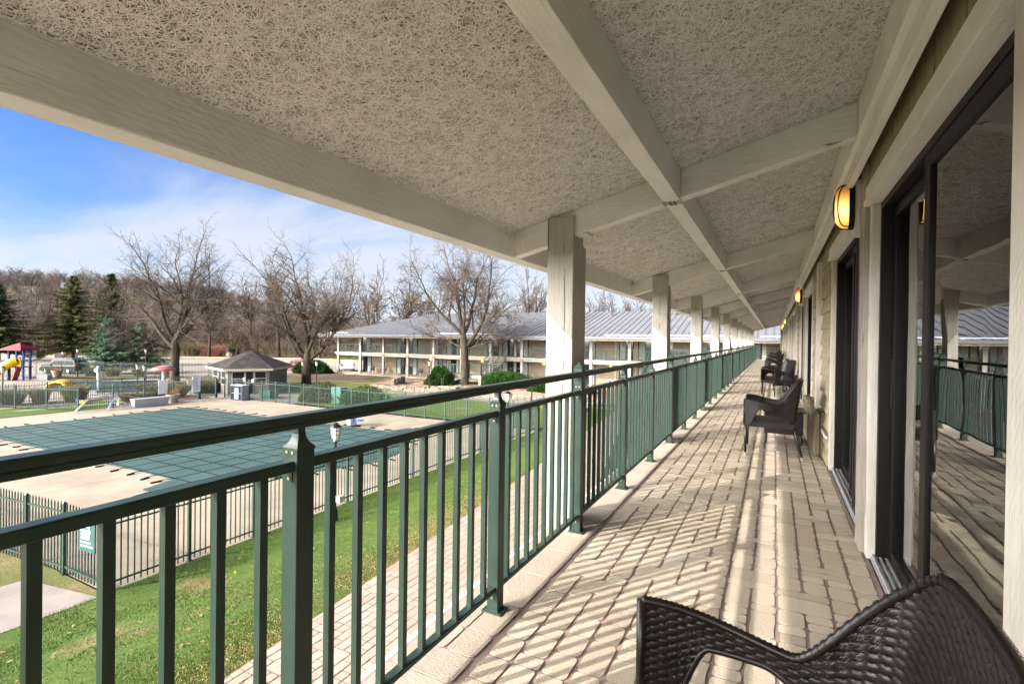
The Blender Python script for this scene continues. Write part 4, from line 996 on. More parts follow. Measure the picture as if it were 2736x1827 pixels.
# ------------------------------------------------------------------ poolside things
RZV = math.atan2(.463,.886)
tub = thing('planter_trough', 'long white rectangular tub standing by the pool fence', 'trough', (-38.55,18.15,GZ))
obj('tub', MB().hexa([(.06,.06,0),(.5,.06,0),(.5,2.14,0),(.06,2.14,0)],[(0,0,.52),(.56,0,.52),(.56,2.2,.52),(0,2.2,.52)]), WHITE, tub); obj('rim', MB().box(-.03,.59,-.03,2.23,.52,.57), WHITE, tub, bevel=.01)
TERRA = mat('planter_cream', '9c8f7e', .75, col2='a89985', vs_=6); DRY = mat('dried_ornamental_grass', 'b08a55', .8, col2='8c6a3c', vs_=12)
def pot(x, y, z, r, h, label):
    t = thing('flower_pot', label, 'flower pot', (x,y,z), group='cream pots with dried grass')
    obj('pot', MB().lathe([(r*.62,0),(r*.9,h*.75),(r*.92,h*.78),(r,h*.8),(r*1.02,h),(r*.9,h),(r*.88,h*.92),(.01,h*.9)],0,0,16), TERRA, t)
    m = MB(); rd = random.Random(3)
    for i in range(90):
        a = rd.uniform(0,6.28); q = rd.uniform(0,r*.5); l = rd.uniform(.25,.5); o = rd.uniform(0,r*.8); m.tube([(q*cos(a),q*sin(a),h*.9),((q+o)*cos(a),(q+o)*sin(a),h*.9+l)], [.008,.003], 3, cap=False)
    obj('dry_grass', m, DRY, t, fix=False)
pot(-38.86,21.05,GZ,.45,.62,'cream pot of dried grass beside the long white tub'); pot(-71.3,26.3,GZ,.50,.75,'cream pot of dried grass before the parked dark cars')
cab = thing('recycling_cabinet', 'blue and grey recycling cabinet standing by the far pool fence', 'waste cabinet', (-36.94,24.2,GZ), .06)
NAVY = mat('cabinet_navy','27365a',.5); GREYP = mat('cabinet_grey','7d7f82',.6); CAVE = mat('cabinet_inside','1d2024',.8)
obj('body', MB().box(0,1.22,.06,.55,.05,1.1), CAVE, cab); obj('side_panel', MB().box(1.2,1.24,.05,.56,.05,1.12), GREYP, cab); obj('top', MB().box(-.02,1.26,-.02,.58,1.12,1.17), mat('cabinet_top','a9aaa6',.6), cab)
obj('frame', MB().box(0,.05,0,.06,0,1.12).box(.36,.41,0,.06,0,1.12).box(.81,.86,0,.06,0,1.12).box(1.17,1.22,0,.06,0,1.12).box(.05,1.17,0,.055,1.06,1.115).box(.05,1.17,0,.055,0,.06), NAVY, cab)
obj('door', MB().box(.41,.81,.01,.05,.1,.92), mat('cabinet_door','a3a29d',.6), cab); obj('shelf', MB().box(.05,.36,.0,.3,.52,.56).box(.86,1.17,.0,.3,.52,.56), GREYP, cab)
BLUE = mat('pool_blue_plastic','0f55ad',.4)
lift = thing('pool_lift', 'white and blue pool lift chair at the edge of the covered pool', 'pool lift', (-20.95,20.75,GZ), -.3)
obj('mast', MB().box(-.2,.2,-.15,.25,.03,.75), WHITE, lift, bevel=.03); obj('base', MB().box(-.45,.5,-.2,.3,0,.05), BLACKM, lift)
obj('seat', MB().hexa([(-.15,-.3,.80),(.75,-.25,.74),(.75,.25,.74),(-.15,.25,.80)],[(-.12,-.3,.86),(.75,-.25,.80),(.75,.25,.80),(-.12,.25,.86)]), BLUE, lift); obj('arm', MB().tube([(.1,0,.1),(.45,0,.6),(.65,0,.45),(1.1,0,.42)],.035,6), BLUE, lift); obj('footrest', MB().box(.85,1.2,-.15,.15,.40,.45), BLUE, lift)
# pile of pool ladder rails
RAILM = mat('polished_rail','c9c9c6',.25,.7); 
lad = thing('ladder_rails', 'pile of curved steel pool handrails lying on the deck by the fence', 'handrails', (-38.9,15.2,GZ))
for k in range(3):
    o = k*.09; obj('rail_tube', MB().tube([(.3+o,-.1,.05),(.25+o,.45,.62),(.2+o,.6,.72),(.05+o,1.9,.95),(-.0+o,2.1,.92)], .03, 6), RAILM, lad)
    obj('rail_tube', MB().tube([(.5+o,1.55,.04),(.3+o,2.05,.75),(.25+o,2.2,.85),(.2+o,2.3,.7),(.3+o,2.2,.2),(.45+o,2.4,.12),(.45+o,2.7,.22),(.5+o,3.0,.05)], .03, 6), RAILM, lad)
obj('rail_tube', MB().tube([(.05,2.1,.93),(.2,3.7,.55)], .02, 6).tube([(.1,2.1,.9),(.4,2.9,.1)], .025, 6), RAILM, lad)
def board(x, y, z0, z1, w, label, m, rz=pi/2, lines=0, lm=None, name='notice_sign', post=None):
    t = thing(name, label, 'sign', (x,y,0), rz)
    obj('panel', MB().box(0,w,-.012,.012,z0,z1), m, t)
    if lines:
        g = MB(); r = random.Random(4); hh = (z1-z0)/(lines+1.5)
        for i in range(lines): a = w*.1; g.box(a,a+w*r.uniform(.55,.8),-.0145,-.0125,z1-hh*(i+1.25),z1-hh*(i+.85))
        obj('text_line', g, lm, t)
    if post: obj('sign_post', MB().tube([(w/2,.03,post),(w/2,.03,z0+.1)], .03, 6), BLACKM, t)
    return t
SIGNW = mat('sign_white','dfe0dc',.6,col2='d2d4d0',vs_=5); TXT = mat('sign_text_grey','8f98a5',.6)
board(-39.22,20.25,-3.05,-2.05,.62,'blank white sign on the left fence above the white tub',SIGNW,post=GZ)
board(-39.2,22.6,-3.12,-1.95,.62,'white rules sign with many grey lines on the left fence',SIGNW,lines=10,lm=TXT)
board(-39.1,22.2,-2.55,-2.15,.36,'small beige box sign overlapping the white rules sign',mat('beige_box','c7bda8',.6))
board(-36.5,24.9,-2.25,-2.02,.2,'left one of two small pale tags on the fence right of the gate',mat('pale_tag','a9cfc4',.6),0); board(-35.45,24.9,-2.32,-2.08,.2,'right one of two small pale tags on the fence right of the cabinet',SIGNW,0)
b_ = board(-12.15,4.86,-3.0,-2.38,.5,'dark green rules sign with white lettering on the near pool fence corner',mat('sign_green','1d4a42',.5),lines=7,lm=SIGNW,rz=.1)
obj('notice_paper', MB().box(.1,.36,-.02,-.0165,-2.72,-2.36), SIGNW, b_); obj('blue_stripe', MB().box(.15,.34,-.023,-.0205,-2.57,-2.53), BLUE, b_)
# turn the near sign to face both ways (lettering on the lawn side)
pass
# splash pool toys
def vthing(name, label, cat, x, y, **k): return thing(name, label, cat, (x,y,GZ), RZV, **k)
mu = vthing('mushroom_shower', 'faded red mushroom water shower on a white stem in the splash pool', 'water toy', -51.6, 27.1)
obj('stem', MB().tube([(0,0,0),(0,0,.6),(0,0,1.7)],[.22,.17,.16],10), WHITEP, mu, smooth=False)
obj('cap', MB().lathe([(.2,1.56),(.95,1.52),(1.0,1.60),(.9,1.74),(.6,1.88),(.3,1.95),(.02,1.97)],0,0,20), mat('faded_red_fibreglass','a8403a',.5,col2='bd6a60',vs_=1.2), mu, smooth=False)
obj('patch', MB().lathe([(.55,1.905),(.30,1.965),(.02,1.985)],.1,.0,14), mat('worn_grey','8a8482',.7), mu)
tp = vthing('water_spout', 'pale blue water spout post with a round white nozzle in the splash pool', 'water toy', -50.75, 21.5)
PBL = mat('pale_blue_paint','9fb4c6',.5,col2='c3ccd2',vs_=3)
obj('column', MB().tube([(0,0,0),(0,0,2.0),(0,0,2.2)],[.11,.11,.09],10), PBL, tp); obj('nozzle', MB().tube([(0,-.25,1.85),(0,.1,1.85)],.17,12), WHITEP, tp)
ya = vthing('climbing_arch', 'yellow dome shaped plastic climbing toy in the splash pool', 'water toy', -54.0, 20.3)
YEL = mat('yellow_plastic','b8930f',.5,spec=.2,col2='c4a83c',vs_=1.5)
m = MB(); n = 14
for i in range(n+1):
    a = pi*i/n
    for j in range(7):
        f = j/6; w = .55*cos((f-.5)*1.6); m.v.append((1.05*cos(a)*(1+0*f), (f-.5)*1.3, .98*sin(a)*(.75+.25*cos((f-.5)*2.4))))
for i in range(n):
    for j in range(6): a = i*7+j; m.f.append((a,a+1,a+8,a+7))
o = obj('dome', m, YEL, ya, fix=False, smooth=True); q = o.modifiers.new('s','SOLIDIFY'); q.thickness = .12
tr_ = vthing('ride_toy', 'small yellow and blue play cart behind the left fence', 'toy', -42.9, 17.3)
obj('tray', MB().box(-.2,.2,-.15,.15,.05,.28), YEL, tr_, bevel=.02); obj('cab', MB().box(-.42,-.2,-.13,.13,.12,.36), BLUE, tr_, bevel=.02)
wb = vthing('storage_box', 'white deck box right of the play tower', 'box', -67.9, 24.0)
obj('box', MB().hexa([(-.55,-.25,0),(.55,-.25,0),(.55,.25,0),(-.55,.25,0)],[(-.6,-.3,.5),(.6,-.3,.5),(.6,.3,.5),(-.6,.3,.5)]), WHITE, wb); obj('lid', MB().box(-.63,.63,-.33,.33,.5,.56), WHITE, wb, bevel=.02)
# play tower with slides
pt = vthing('play_tower', 'play tower with red hip roof, blue posts, blue slide and yellow tube slide', 'play tower', -69.3, 22.5)
RED = mat('red_plastic','86060c',.5,spec=.25); PBLUE = mat('blue_post_paint','0a2a78',.5,spec=.2)
for i, (a, b) in enumerate(((-.75,-.35),(.85,-.45),(-.85,.55),(.55,.6))): obj('post', MB().box(a-.07,a+.07,b-.07,b+.07,0,3.15), PBLUE, pt)
obj('roof', MB().add([(-1.1,-1.0,3.1),(1.1,-1.0,3.1),(1.1,1.0,3.1),(-1.1,1.0,3.1),(-1.08,-.98,3.24),(1.08,-.98,3.24),(1.08,.98,3.24),(-1.08,.98,3.24),(-.06,0,3.86),(.06,0,3.86)],[(0,3,2,1),(0,1,5,4),(1,2,6,5),(2,3,7,6),(3,0,4,7),(4,5,9,8),(5,6,9),(6,7,8,9),(7,4,8)]), RED, pt)
obj('deck', MB().box(-.9,.9,-.5,.6,1.35,1.45), mat('tower_deck_brown','6b3a32',.7), pt)
obj('slide_hood', MB().add([(-.32,-.62,1.45),(.75,-.62,1.45),(.75,-.62,2.05),(.62,-.62,2.28),(.2,-.62,2.36),(-.2,-.62,2.28),(-.32,-.62,2.05),(-.32,-.5,1.45),(.75,-.5,1.45),(.75,-.5,2.05),(.62,-.5,2.28),(.2,-.5,2.36),(-.2,-.5,2.28),(-.32,-.5,2.05)],
    [tuple(range(7)),tuple(range(7,14))]+[(i,(i+1)%7,7+(i+1)%7,7+i) for i in range(7)]), YEL, pt)
obj('hood_window', MB().box(0,.45,-.64,-.622,2.08,2.2), CAVE, pt)
m = MB().tube([(.3,-.55,2.02),(.05,-.75,1.92),(-.4,-.9,1.6),(-1.2,-.95,1.02),(-2.2,-1.0,.42),(-2.9,-1.0,.36)], .40, 14); obj('tube_slide', m, YEL, pt, smooth=False)
m = MB()
for p, q in (((-.4,-.9,1.6),(-.46,-.905,1.556)),((-1.2,-.95,1.02),(-1.27,-.955,.975))): m.tube([p,q], .425, 14)
obj('tube_flange', m, YEL, pt)
m = MB(); pa = [(-.5,.1,2.0),(-.9,.1,1.85),(-1.6,.1,1.4),(-2.4,.1,.9),(-3.2,.1,.45),(-3.7,.1,.35)]; n = 9
for p in pa:
    for i in range(n): a = pi+pi*i/(n-1); m.v.append((p[0]+.15*sin(a)*.3, p[1]+.36*cos(a), p[2]+.36*sin(a)+.36))
for i in range(len(pa)-1):
    for j in range(n-1): a = i*n+j; m.f.append((a,a+1,a+n+1,a+n))
o = obj('open_slide', m, BLUE, pt, fix=False, smooth=True); q = o.modifiers.new('s','SOLIDIFY'); q.thickness = .05
obj('climber', MB().beam((-.2,-.3,0),(.4,-.4,1.4),.5,.06).beam((-.75,-.3,0),(-.75,-.3,1.3),.3,.06), mat('dark_red_plastic','8f2f34',.5), pt)
# ------------------------------------------------------------------ cars
TYRE = mat('tyre_rubber','17181a',.85); RIM = mat('alloy_rim','a9abad',.35,.6); CGL = mat('car_window','0e1213',.5,spec=.15); CHR = mat('headlight_glass','cfd4d8',.15,spec=.8); TAIL = mat('tail_light','9a1a1c',.3)
def car(x, y, z, rz, col, label, L=4.8, H=1.75, W=1.9, van=False):
    t = thing('parked_car', label, 'car', (x,y,z), rz); m_, nt, p = newmat('car_paint'); p.inputs['Base Color'].default_value = rgb(col); p.inputs['Roughness'].default_value = .3; p.inputs['Coat Weight'].default_value = .08; p.inputs['Specular IOR Level'].default_value = .25
    h = L/2; b = .98*H/1.75
    lower = [(-h,.38),(-h,.62),(-h+.08,.86*b),(-h+.35,.93*b),(-h+1.25,1.02*b),(h-.1,1.06*b),(h,.9),(h,.42),(h-.3,.28),(-h+.3,.28)]
    up = [(-h+1.15,1.0*b),(-h+(1.75 if not van else 1.7),H-.12),(-h+2.1,H-.02),(h-.75,H),(h-.28,H-.12),(h-.05,1.04*b)]
    mb = MB(); n = len(lower)
    for yy, k in ((-W/2,.0),(-W/2+.0,0)): pass
    mb.v = [(a,-W/2,c) for a,c in lower]+[(a,W/2,c) for a,c in lower]; mb.f = [tuple(range(n)),tuple(range(n,2*n))]+[(i,(i+1)%n,n+(i+1)%n,n+i) for i in range(n)]
    n2 = len(up); b0 = len(mb.v); ins = lambda c: W/2-.04-.16*max(0,(c-1.0*b)/(H-b))
    mb.v += [(a,-ins(c),c) for a,c in up]+[(a,ins(c),c) for a,c in up]; mb.f += [tuple(b0+i for i in range(n2)),tuple(b0+n2+i for i in range(n2))]+[(b0+i,b0+(i+1)%n2,b0+n2+(i+1)%n2,b0+n2+i) for i in range(n2)]
    obj('body', mb, m_, t, bevel=.05)
    w = MB()
    def pane(x0,x1,x2,x3,z0,z1):
        for s_ in (-1,1):
            y0 = s_*(ins(z0)+.006); y1 = s_*(ins(z1)+.006); w = MB(); w.add([(x0,y0,z0),(x1,y0,z0),(x2,y1,z1),(x3,y1,z1),(x0,y0-.004*s_,z0),(x1,y0-.004*s_,z0),(x2,y1-.004*s_,z1),(x3,y1-.004*s_,z1)],[(0,1,2,3),(4,5,6,7),(0,1,5,4),(1,2,6,5),(2,3,7,6),(3,0,4,7)]); obj('side_window', w, CGL, t)
    z0, z1 = 1.06*b, H-.16
    pane(-h+1.35,-h+2.25,-h+2.25,-h+1.88,z0,z1); pane(-h+2.33,-h+3.25,-h+3.25,-h+2.33,z0,z1); pane(-h+3.33,h-.3,h-.5,-h+3.33,z0,z1)
    obj('windscreen', MB().add([(-h+1.20,-ins(z0)+.06,1.05*b),(-h+1.20,ins(z0)-.06,1.05*b),(-h+1.70,ins(z1)-.06,H-.15),(-h+1.70,-ins(z1)+.06,H-.15)],[(0,1,2,3)]), mat('windscreen','20282c',.45,spec=.2) if 'windscreen' not in bpy.data.materials else bpy.data.materials['windscreen'], t)
    for a in (-h+.9, h-1.0):
        for s_ in (-1,1):
            y_ = s_*(W/2-.1); q = obj('wheel', MB().tube([(a,y_-.11*1,.36),(a,y_+.11,.36)], .36, 18), TYRE, t); obj('rim', MB().tube([(a,y_-.118,.36),(a,y_+.118,.36)], .22, 12), RIM, q)
    for s_ in (-1,1):
        obj('headlight', MB().box(-h-.012,-h+.25,s_*(W/2-.28)-.17,s_*(W/2-.28)+.18,.66,.80), CHR, t); obj('tail_light', MB().box(h-.12,h+.012,s_*(W/2-.14)-.1,s_*(W/2-.14)+.1,.85,1.15), TAIL, t); obj('mirror', MB().box(-h+1.45,-h+1.6,s_*(W/2+.02)-.09,s_*(W/2+.02)+.09,1.0*b,1.14*b), m_, t)
    obj('bumper', MB().box(-h-.03,-h+.15,-W/2+.05,W/2-.05,.32,.55), m_, t, bevel=.03)
    return t
car(-77.3,29.3,GZ,RZV-.12,'1f2b2c','dark green black parked wagon nearest the outer fence',4.9,1.75)
car(-82.3,31.2,GZ,RZV-.12,'27303d','dark blue parked minivan behind the dark wagon',5.0,1.72,van=True)
car(-60.5,49.6,GZ,RZV-.25,'8c1f2b','red parked car seen right of the clubhouse roof',4.6,1.6)
car(-54.9,53.5,GZ,RZV-1.2,'d5d8da','white parked car half hidden by the forked tree trunk',4.6,1.5)
car(-91.5,23.0,GZ,RZV+1.3,'a3222c','red parked car at the left picture edge behind the slides',4.6,1.6)
# dumpsters and enclosure across the car park
DG = mat('dumpster_dark','2b332f',.7); 
du = thing('dumpster', 'dark dumpster with pale green lid by the wood across the car park', 'dumpster', (-128.5,43.8,GZ), RZV)
obj('bin', MB().hexa([(-1.3,-.8,0),(1.3,-.8,0),(1.3,.8,0),(-1.3,.8,0)],[(-1.5,-.9,1.3),(1.5,-.9,1.3),(1.5,.9,1.3),(-1.5,.9,1.3)]), DG, du); obj('lid', MB().box(-1.5,0,-.92,.9,1.3,1.38), mat('lid_green','5f8c78',.6), du)
en = thing('bin_enclosure', 'brown wooden bin enclosure with a white notice across the car park', 'shed', (-122.5,46.5,GZ), RZV)
obj('fence_panel', MB().box(-2.1,-.1,0,.08,0,1.7).box(.1,2.4,0,.08,0,1.7), mat('dark_brown_boards','4f3d30',.85), en); obj('enclosure_post', MB().box(-2.25,-2.1,-.05,.1,0,1.8).box(-.1,.1,-.05,.1,0,1.8), mat('tan_post','b59a78',.8), en); obj('notice', MB().box(-.75,-.45,-.03,-.01,.8,1.3), SIGNW, en)
board(-118.7,45.3,-2.0,-.9,1.0,'small white sign on a post at the edge of the car park',SIGNW,rz=RZV,post=GZ)
kt = thing('kettle_cauldron', 'round dark brown vat on a stand behind the clubhouse roof', 'vat', at(617,118)+(GZ,))
obj('vat', MB().lathe([(.7,1.0),(.95,1.1),(1.05,1.75),(.98,1.75),(.9,1.2)],0,0,16), mat('vat_brown','3e332c',.8), kt); obj('stand', MB().lathe([(1.1,0),(.9,.3),(.7,1.0),(.6,1.0)],0,0,10), ROCK, kt)
# ------------------------------------------------------------------ clubhouse
ch = thing('clubhouse', 'small hexagonal clubhouse with dark shingle hip roof beyond the pool fence', 'pavilion')
hexv = [(-44.7,26.9),(-39.7,25.3),(-37.4,28.2),(-40.3,32.6),(-45.4,34.1),(-47.7,31.2)]; cxh, cyh = -42.5, 29.7
inn = [(cxh+(a-cxh)*.84, cyh+(b-cyh)*.84) for a,b in hexv]
WALLC = mat('clubhouse_siding','6e6a63',.8,col2='635f58',vs_=2,w=True)
obj('wall', MB().prism(inn, GZ, -1.55), WALLC, ch)
def m_shingle():
    m, nt, p = newmat('asphalt_shingle'); p.inputs['Roughness'].default_value = .95; p.inputs['Specular IOR Level'].default_value = .15
    v = coords(nt, (1,1,5), True); c = mixc(nt, ramp(nt, noisen(nt, v, 2.2, 5, .7), .35, .65), rgb('3a3431'), rgb('252222')); v2 = coords(nt,(1,1,1),True)
    c = mixc(nt, ramp(nt, noisen(nt, v2, .8, 4), .45,.7), c, rgb('443a37')); nt.links.new(c, p.inputs['Base Color']); bump(nt, p, noisen(nt, v, 6, 3), .5, .05); return m
mb = MB(); n = 6; mb.v = [(a,b,-1.50) for a,b in hexv]+[(cxh-.25,cyh,-.17),(cxh+.25,cyh,-.17)]
mb.f = [(0,1,6),(1,2,7,6),(2,3,7),(3,4,7),(4,5,6,7),(5,0,6)]
obj('roof', mb, m_shingle(), ch); obj('eave_board', MB().prism([(cxh+(a-cxh)*.995, cyh+(b-cyh)*.995) for a,b in hexv], -1.68, -1.505), mat('eave_board_taupe','a79f90',.6), ch)
DKW = mat('dark_window','1b1614',.4,spec=.2)
def facepanels(a, b, items, z0=-3.2, z1=-1.9):
    a = Vector((a[0],a[1],0)); b = Vector((b[0],b[1],0)); u = (b-a).normalized(); nn = Vector((u.y,-u.x,0))
    if nn.dot(a-Vector((cxh,cyh,0))) < 0: nn = -nn
    L = (b-a).length
    for f0, f1, zz0, zz1 in items:
        p = a+u*L*f0; q = a+u*L*f1; d = .02; fr = .04
        P_ = lambda w, z, o: tuple(w+nn*o+Vector((0,0,z)))
        fo = obj('window', MB().hexa([P_(p,zz0,.0),P_(q,zz0,.0),P_(q,zz0,.05),P_(p,zz0,.05)],[P_(p,zz1,.0),P_(q,zz1,.0),P_(q,zz1,.05),P_(p,zz1,.05)]), WHITEP, ch)
        pp = p+u*fr; qq = q-u*fr; mz = (zz0+zz1)/2
        for (za, zb) in ((zz0+fr,mz-.02),(mz+.02,zz1-fr)):
            obj('pane', MB().hexa([P_(pp,za,.052),P_(qq,za,.052),P_(qq,za,.056),P_(pp,za,.056)],[P_(pp,zb,.052),P_(qq,zb,.052),P_(qq,zb,.056),P_(pp,zb,.056)]), DKW, fo)
facepanels(inn[0], inn[1], ((.08,.40,-2.9,-1.78),(.44,.62,-3.7,-1.78),(.64,.92,-2.9,-1.78)))
facepanels(inn[1], inn[2], ((.10,.40,-2.95,-1.78),(.42,.62,-3.68,-1.75),(.64,.93,-2.95,-1.78)))
# ------------------------------------------------------------------ trees
BARK = mat('honey_locust_bark', '50473c', .95, col2='383028', vs_=2.5, scale=(1,1,.4), bs=9, bstr=.7, bdist=.05, w=True, spec=.1)
TWIG = mat('bare_twig', '5c5147', .95, col2='463d34', vs_=.5, w=True, spec=.1)
def grow(rnd, tr, tw, p, d, L, r, lev, maxlev, P):
    n = max(3, int(5-lev*.5)) if lev < maxlev else 3
    pts = [p.copy()]; rs = [r]; dd = d.normalized(); sl = L/n
    for i in range(n):
        k = Vector((rnd.uniform(-1,1),rnd.uniform(-1,1),rnd.uniform(-.8,.8)))*P['wob']*(1+.25*lev)
        up = P['up'][min(lev,len(P['up'])-1)]
        dd = (dd+k+Vector((0,0,up))).normalized(); p = p+dd*sl; pts.append(p.copy()); rs.append(r*(1-.55*(i+1)/n) if lev < maxlev else r*(1-.8*(i+1)/n))
    ns = 8 if lev == 0 else (6 if lev == 1 else (4 if lev < 3 else 3))
    (tr if lev < 2 else tw).tube(pts, [max(q, P['rmin']) for q in rs], ns, cap=False)
    if lev >= maxlev: return
    nc = P['nc'][min(lev,len(P['nc'])-1)]
    for c in range(nc):
        f = .25+.75*(c+rnd.random()*.8)/nc if lev > 0 else .55+.45*(c+.5)/nc
        f = min(f, 1); i = min(int(f*n), n-1); g = f*n-i; q = pts[i]+(pts[i+1]-pts[i])*g; base = (pts[i+1]-pts[i]).normalized()
        rr = rs[i]+(rs[i+1]-rs[i])*g
        ax = base.orthogonal().normalized(); ax.rotate(Matrix.Rotation(rnd.uniform(0,2*pi), 3, base)); a = radians(rnd.uniform(*P['ang']))
        nd = base.copy(); nd.rotate(Matrix.Rotation(a, 3, ax))
        grow(rnd, tr, tw, q, nd, L*rnd.uniform(*P['lr'])*(1-.35*f*(lev>0)), rr*rnd.uniform(.5,.72), lev+1, maxlev, P)
    # leader
    grow(rnd, tr, tw, pts[-1], dd, L*.62, rs[-1], lev+1, maxlev, P)
PP = dict(wob=.17, up=(.0,.10,.05,.02,-.03,-.06), nc=(0,6,5,5,3), ang=(30,60), lr=(.52,.76), rmin=.010)
def bigtree(label, x, y, z, trunk, limbs, seed, maxlev=5, P=PP, name='bare_tree', group=None):
    """trunk: points and radii;  limbs: (start index, direction, length, radius)"""
    rnd = random.Random(seed); t = thing(name, label, 'tree', (x,y,z), group=group); tr = MB(); tw = MB()
    R = lambda v: Vector((.886*v[0]-.463*v[1], .463*v[0]+.886*v[1], v[2]))    # x to the right, y away
    tp = [R(p) for p, r in trunk]; tr.tube(tp, [r for p, r in trunk], 12, cap=False)
    for i, d, L, r in limbs: grow(rnd, tr, tw, tp[i].copy(), R(d), L, r, 1, maxlev, P)
    obj('trunk', tr, BARK, t, fix=False, smooth=True); tag(obj('crown', tw, TWIG, t, fix=False), label=None)
    return t
bigtree('spreading bare tree behind the mushroom shower, left of the clubhouse', -53.3, 29.0, GZ,
  [((0,0,-.1),.62),((0,0,.5),.44),((.02,0,2.2),.38),((.05,0,3.4),.40),((.1,0,4.2),.36),((.35,0,5.0),.27)],
  [(3,(-1.1,.3,.75),5.6,.25),(4,(-.55,-.3,1.0),5.6,.22),(4,(-.15,.5,1.2),5.8,.20),(5,(.45,-.2,1.2),5.6,.21),(5,(1.0,.2,.75),5.4,.19),(4,(.7,-.7,.6),4.6,.15),(3,(-.8,-.6,.35),4.6,.13),(4,(.6,.8,.8),4.6,.15)], 21)
bigtree('bare tree with forked trunk right of the clubhouse, before the far car park', -41.8, 35.3, GZ,
  [((0,0,-.1),.58),((0,0,.5),.46),((0,0,1.6),.44),((.05,0,2.4),.42),((.1,0,3.2),.30)],
  [(3,(-.95,.1,1.0),6.2,.25),(4,(-.05,.2,1.3),6.0,.25),(3,(1.3,-.1,.85),6.2,.22),(4,(.35,-.5,1.2),5.2,.18),(4,(-.4,.7,1.1),5.2,.17),(3,(-1.0,-.4,.7),4.6,.13)], 33)
bigtree('tall bare tree standing alone on the lawn before the far wing', -27.1, 41.9, GZ+.2,
  [((0,0,-.1),.55),((0,0,.4),.42),((-.02,0,2.0),.38),((-.05,0,3.6),.37),((-.2,0,5.0),.30)],
  [(3,(.85,-.1,1.0),6.0,.22),(4,(-.18,.2,1.3),6.0,.22),(4,(-.75,-.2,1.0),5.6,.19),(4,(.35,.5,1.2),5.4,.19),(4,(.2,-.6,1.1),5.0,.16),(3,(-.9,.3,.35),4.2,.10),(3,(1.05,.3,.6),4.6,.12),(3,(.9,-.4,.3),3.8,.09)], 47)
def hgt(sx, ty, depth, z): return 1.29+(904.6+.01346*(sx-1368)-ty)/1342*depth-z
PB = dict(wob=.15, up=(.0,.22,.12,.05,0,0), nc=(0,6,5,4,3), ang=(22,50), lr=(.45,.68), rmin=.028)
protos = []
def bgtree(seed, H):
    rnd = random.Random(seed); k = H/14
    lim = [(2,(rnd.uniform(-.5,.5),rnd.uniform(-.5,.5),1.2),5.0*k,.16*k),(3,(rnd.uniform(-.3,.3),rnd.uniform(-.3,.3),1.4),5.4*k,.18*k),(3,(.6,rnd.uniform(-.4,.4),1.1),4.6*k,.14*k),(3,(-.6,rnd.uniform(-.4,.4),1.1),4.6*k,.14*k)]
    return [((0,0,-.2),.30*k),((0,0,.8*k),.24*k),((.15*k*rnd.uniform(-1,1),0,3.2*k),.22*k),((.3*k*rnd.uniform(-1,1),0,4.6*k),.17*k)], lim
BG = [(745,118,668,1,'tall leaning bare tree behind the clubhouse roof, left of the forked tree'),(905,100,715,2,'bare tree in the gap between the forked tree and the far wing roof'),
 (990,84,700,3,'bare tree rising behind the left end of the far wing roof'),(1075,86,715,1,'bare tree behind the far wing roof, left of the lone lawn tree'),(1150,88,735,2,'bare tree behind the far wing roof, hidden partly by the lone lawn tree'),
 (1420,86,705,3,'bare tree behind the far wing, just left of the first timber post'),(1605,92,762,1,'first bare tree right of the near timber post, over the roof'),(1668,95,770,2,'second bare tree right of the near timber post, over the roof'),(1722,99,782,3,'third bare tree right of the near timber post, over the roof'),
 (560,112,745,2,'bare tree at the wood edge behind the spreading tree'),(118,118,800,3,'pale bare tree between the two dark spruces'),(855,112,760,1,'slender bare tree at the wood edge behind the forked tree'),(1340,90,760,1,'slender bare tree behind the far wing, right of the lone lawn tree'),(670,125,730,3,'bare tree behind the peak of the clubhouse roof')]
proto = {}
for sx, dp, ty, sd, lab in BG:
    x, y = at(sx, dp); H = hgt(sx, ty, dp, GZ)
    if sd not in proto:
        trk, lim = bgtree(sd*7, 14); o = bigtree(lab, x, y, GZ, trk, lim, sd*11, 4, PB, group='bare trees at the edge of the grounds'); proto[sd] = o; o['H'] = 13.5; o.scale = (H/15,)*3
        del o['H']
    else: copy_tree(proto[sd], (x,y,GZ), rz=sx*.37, label=lab, scale=H/15)
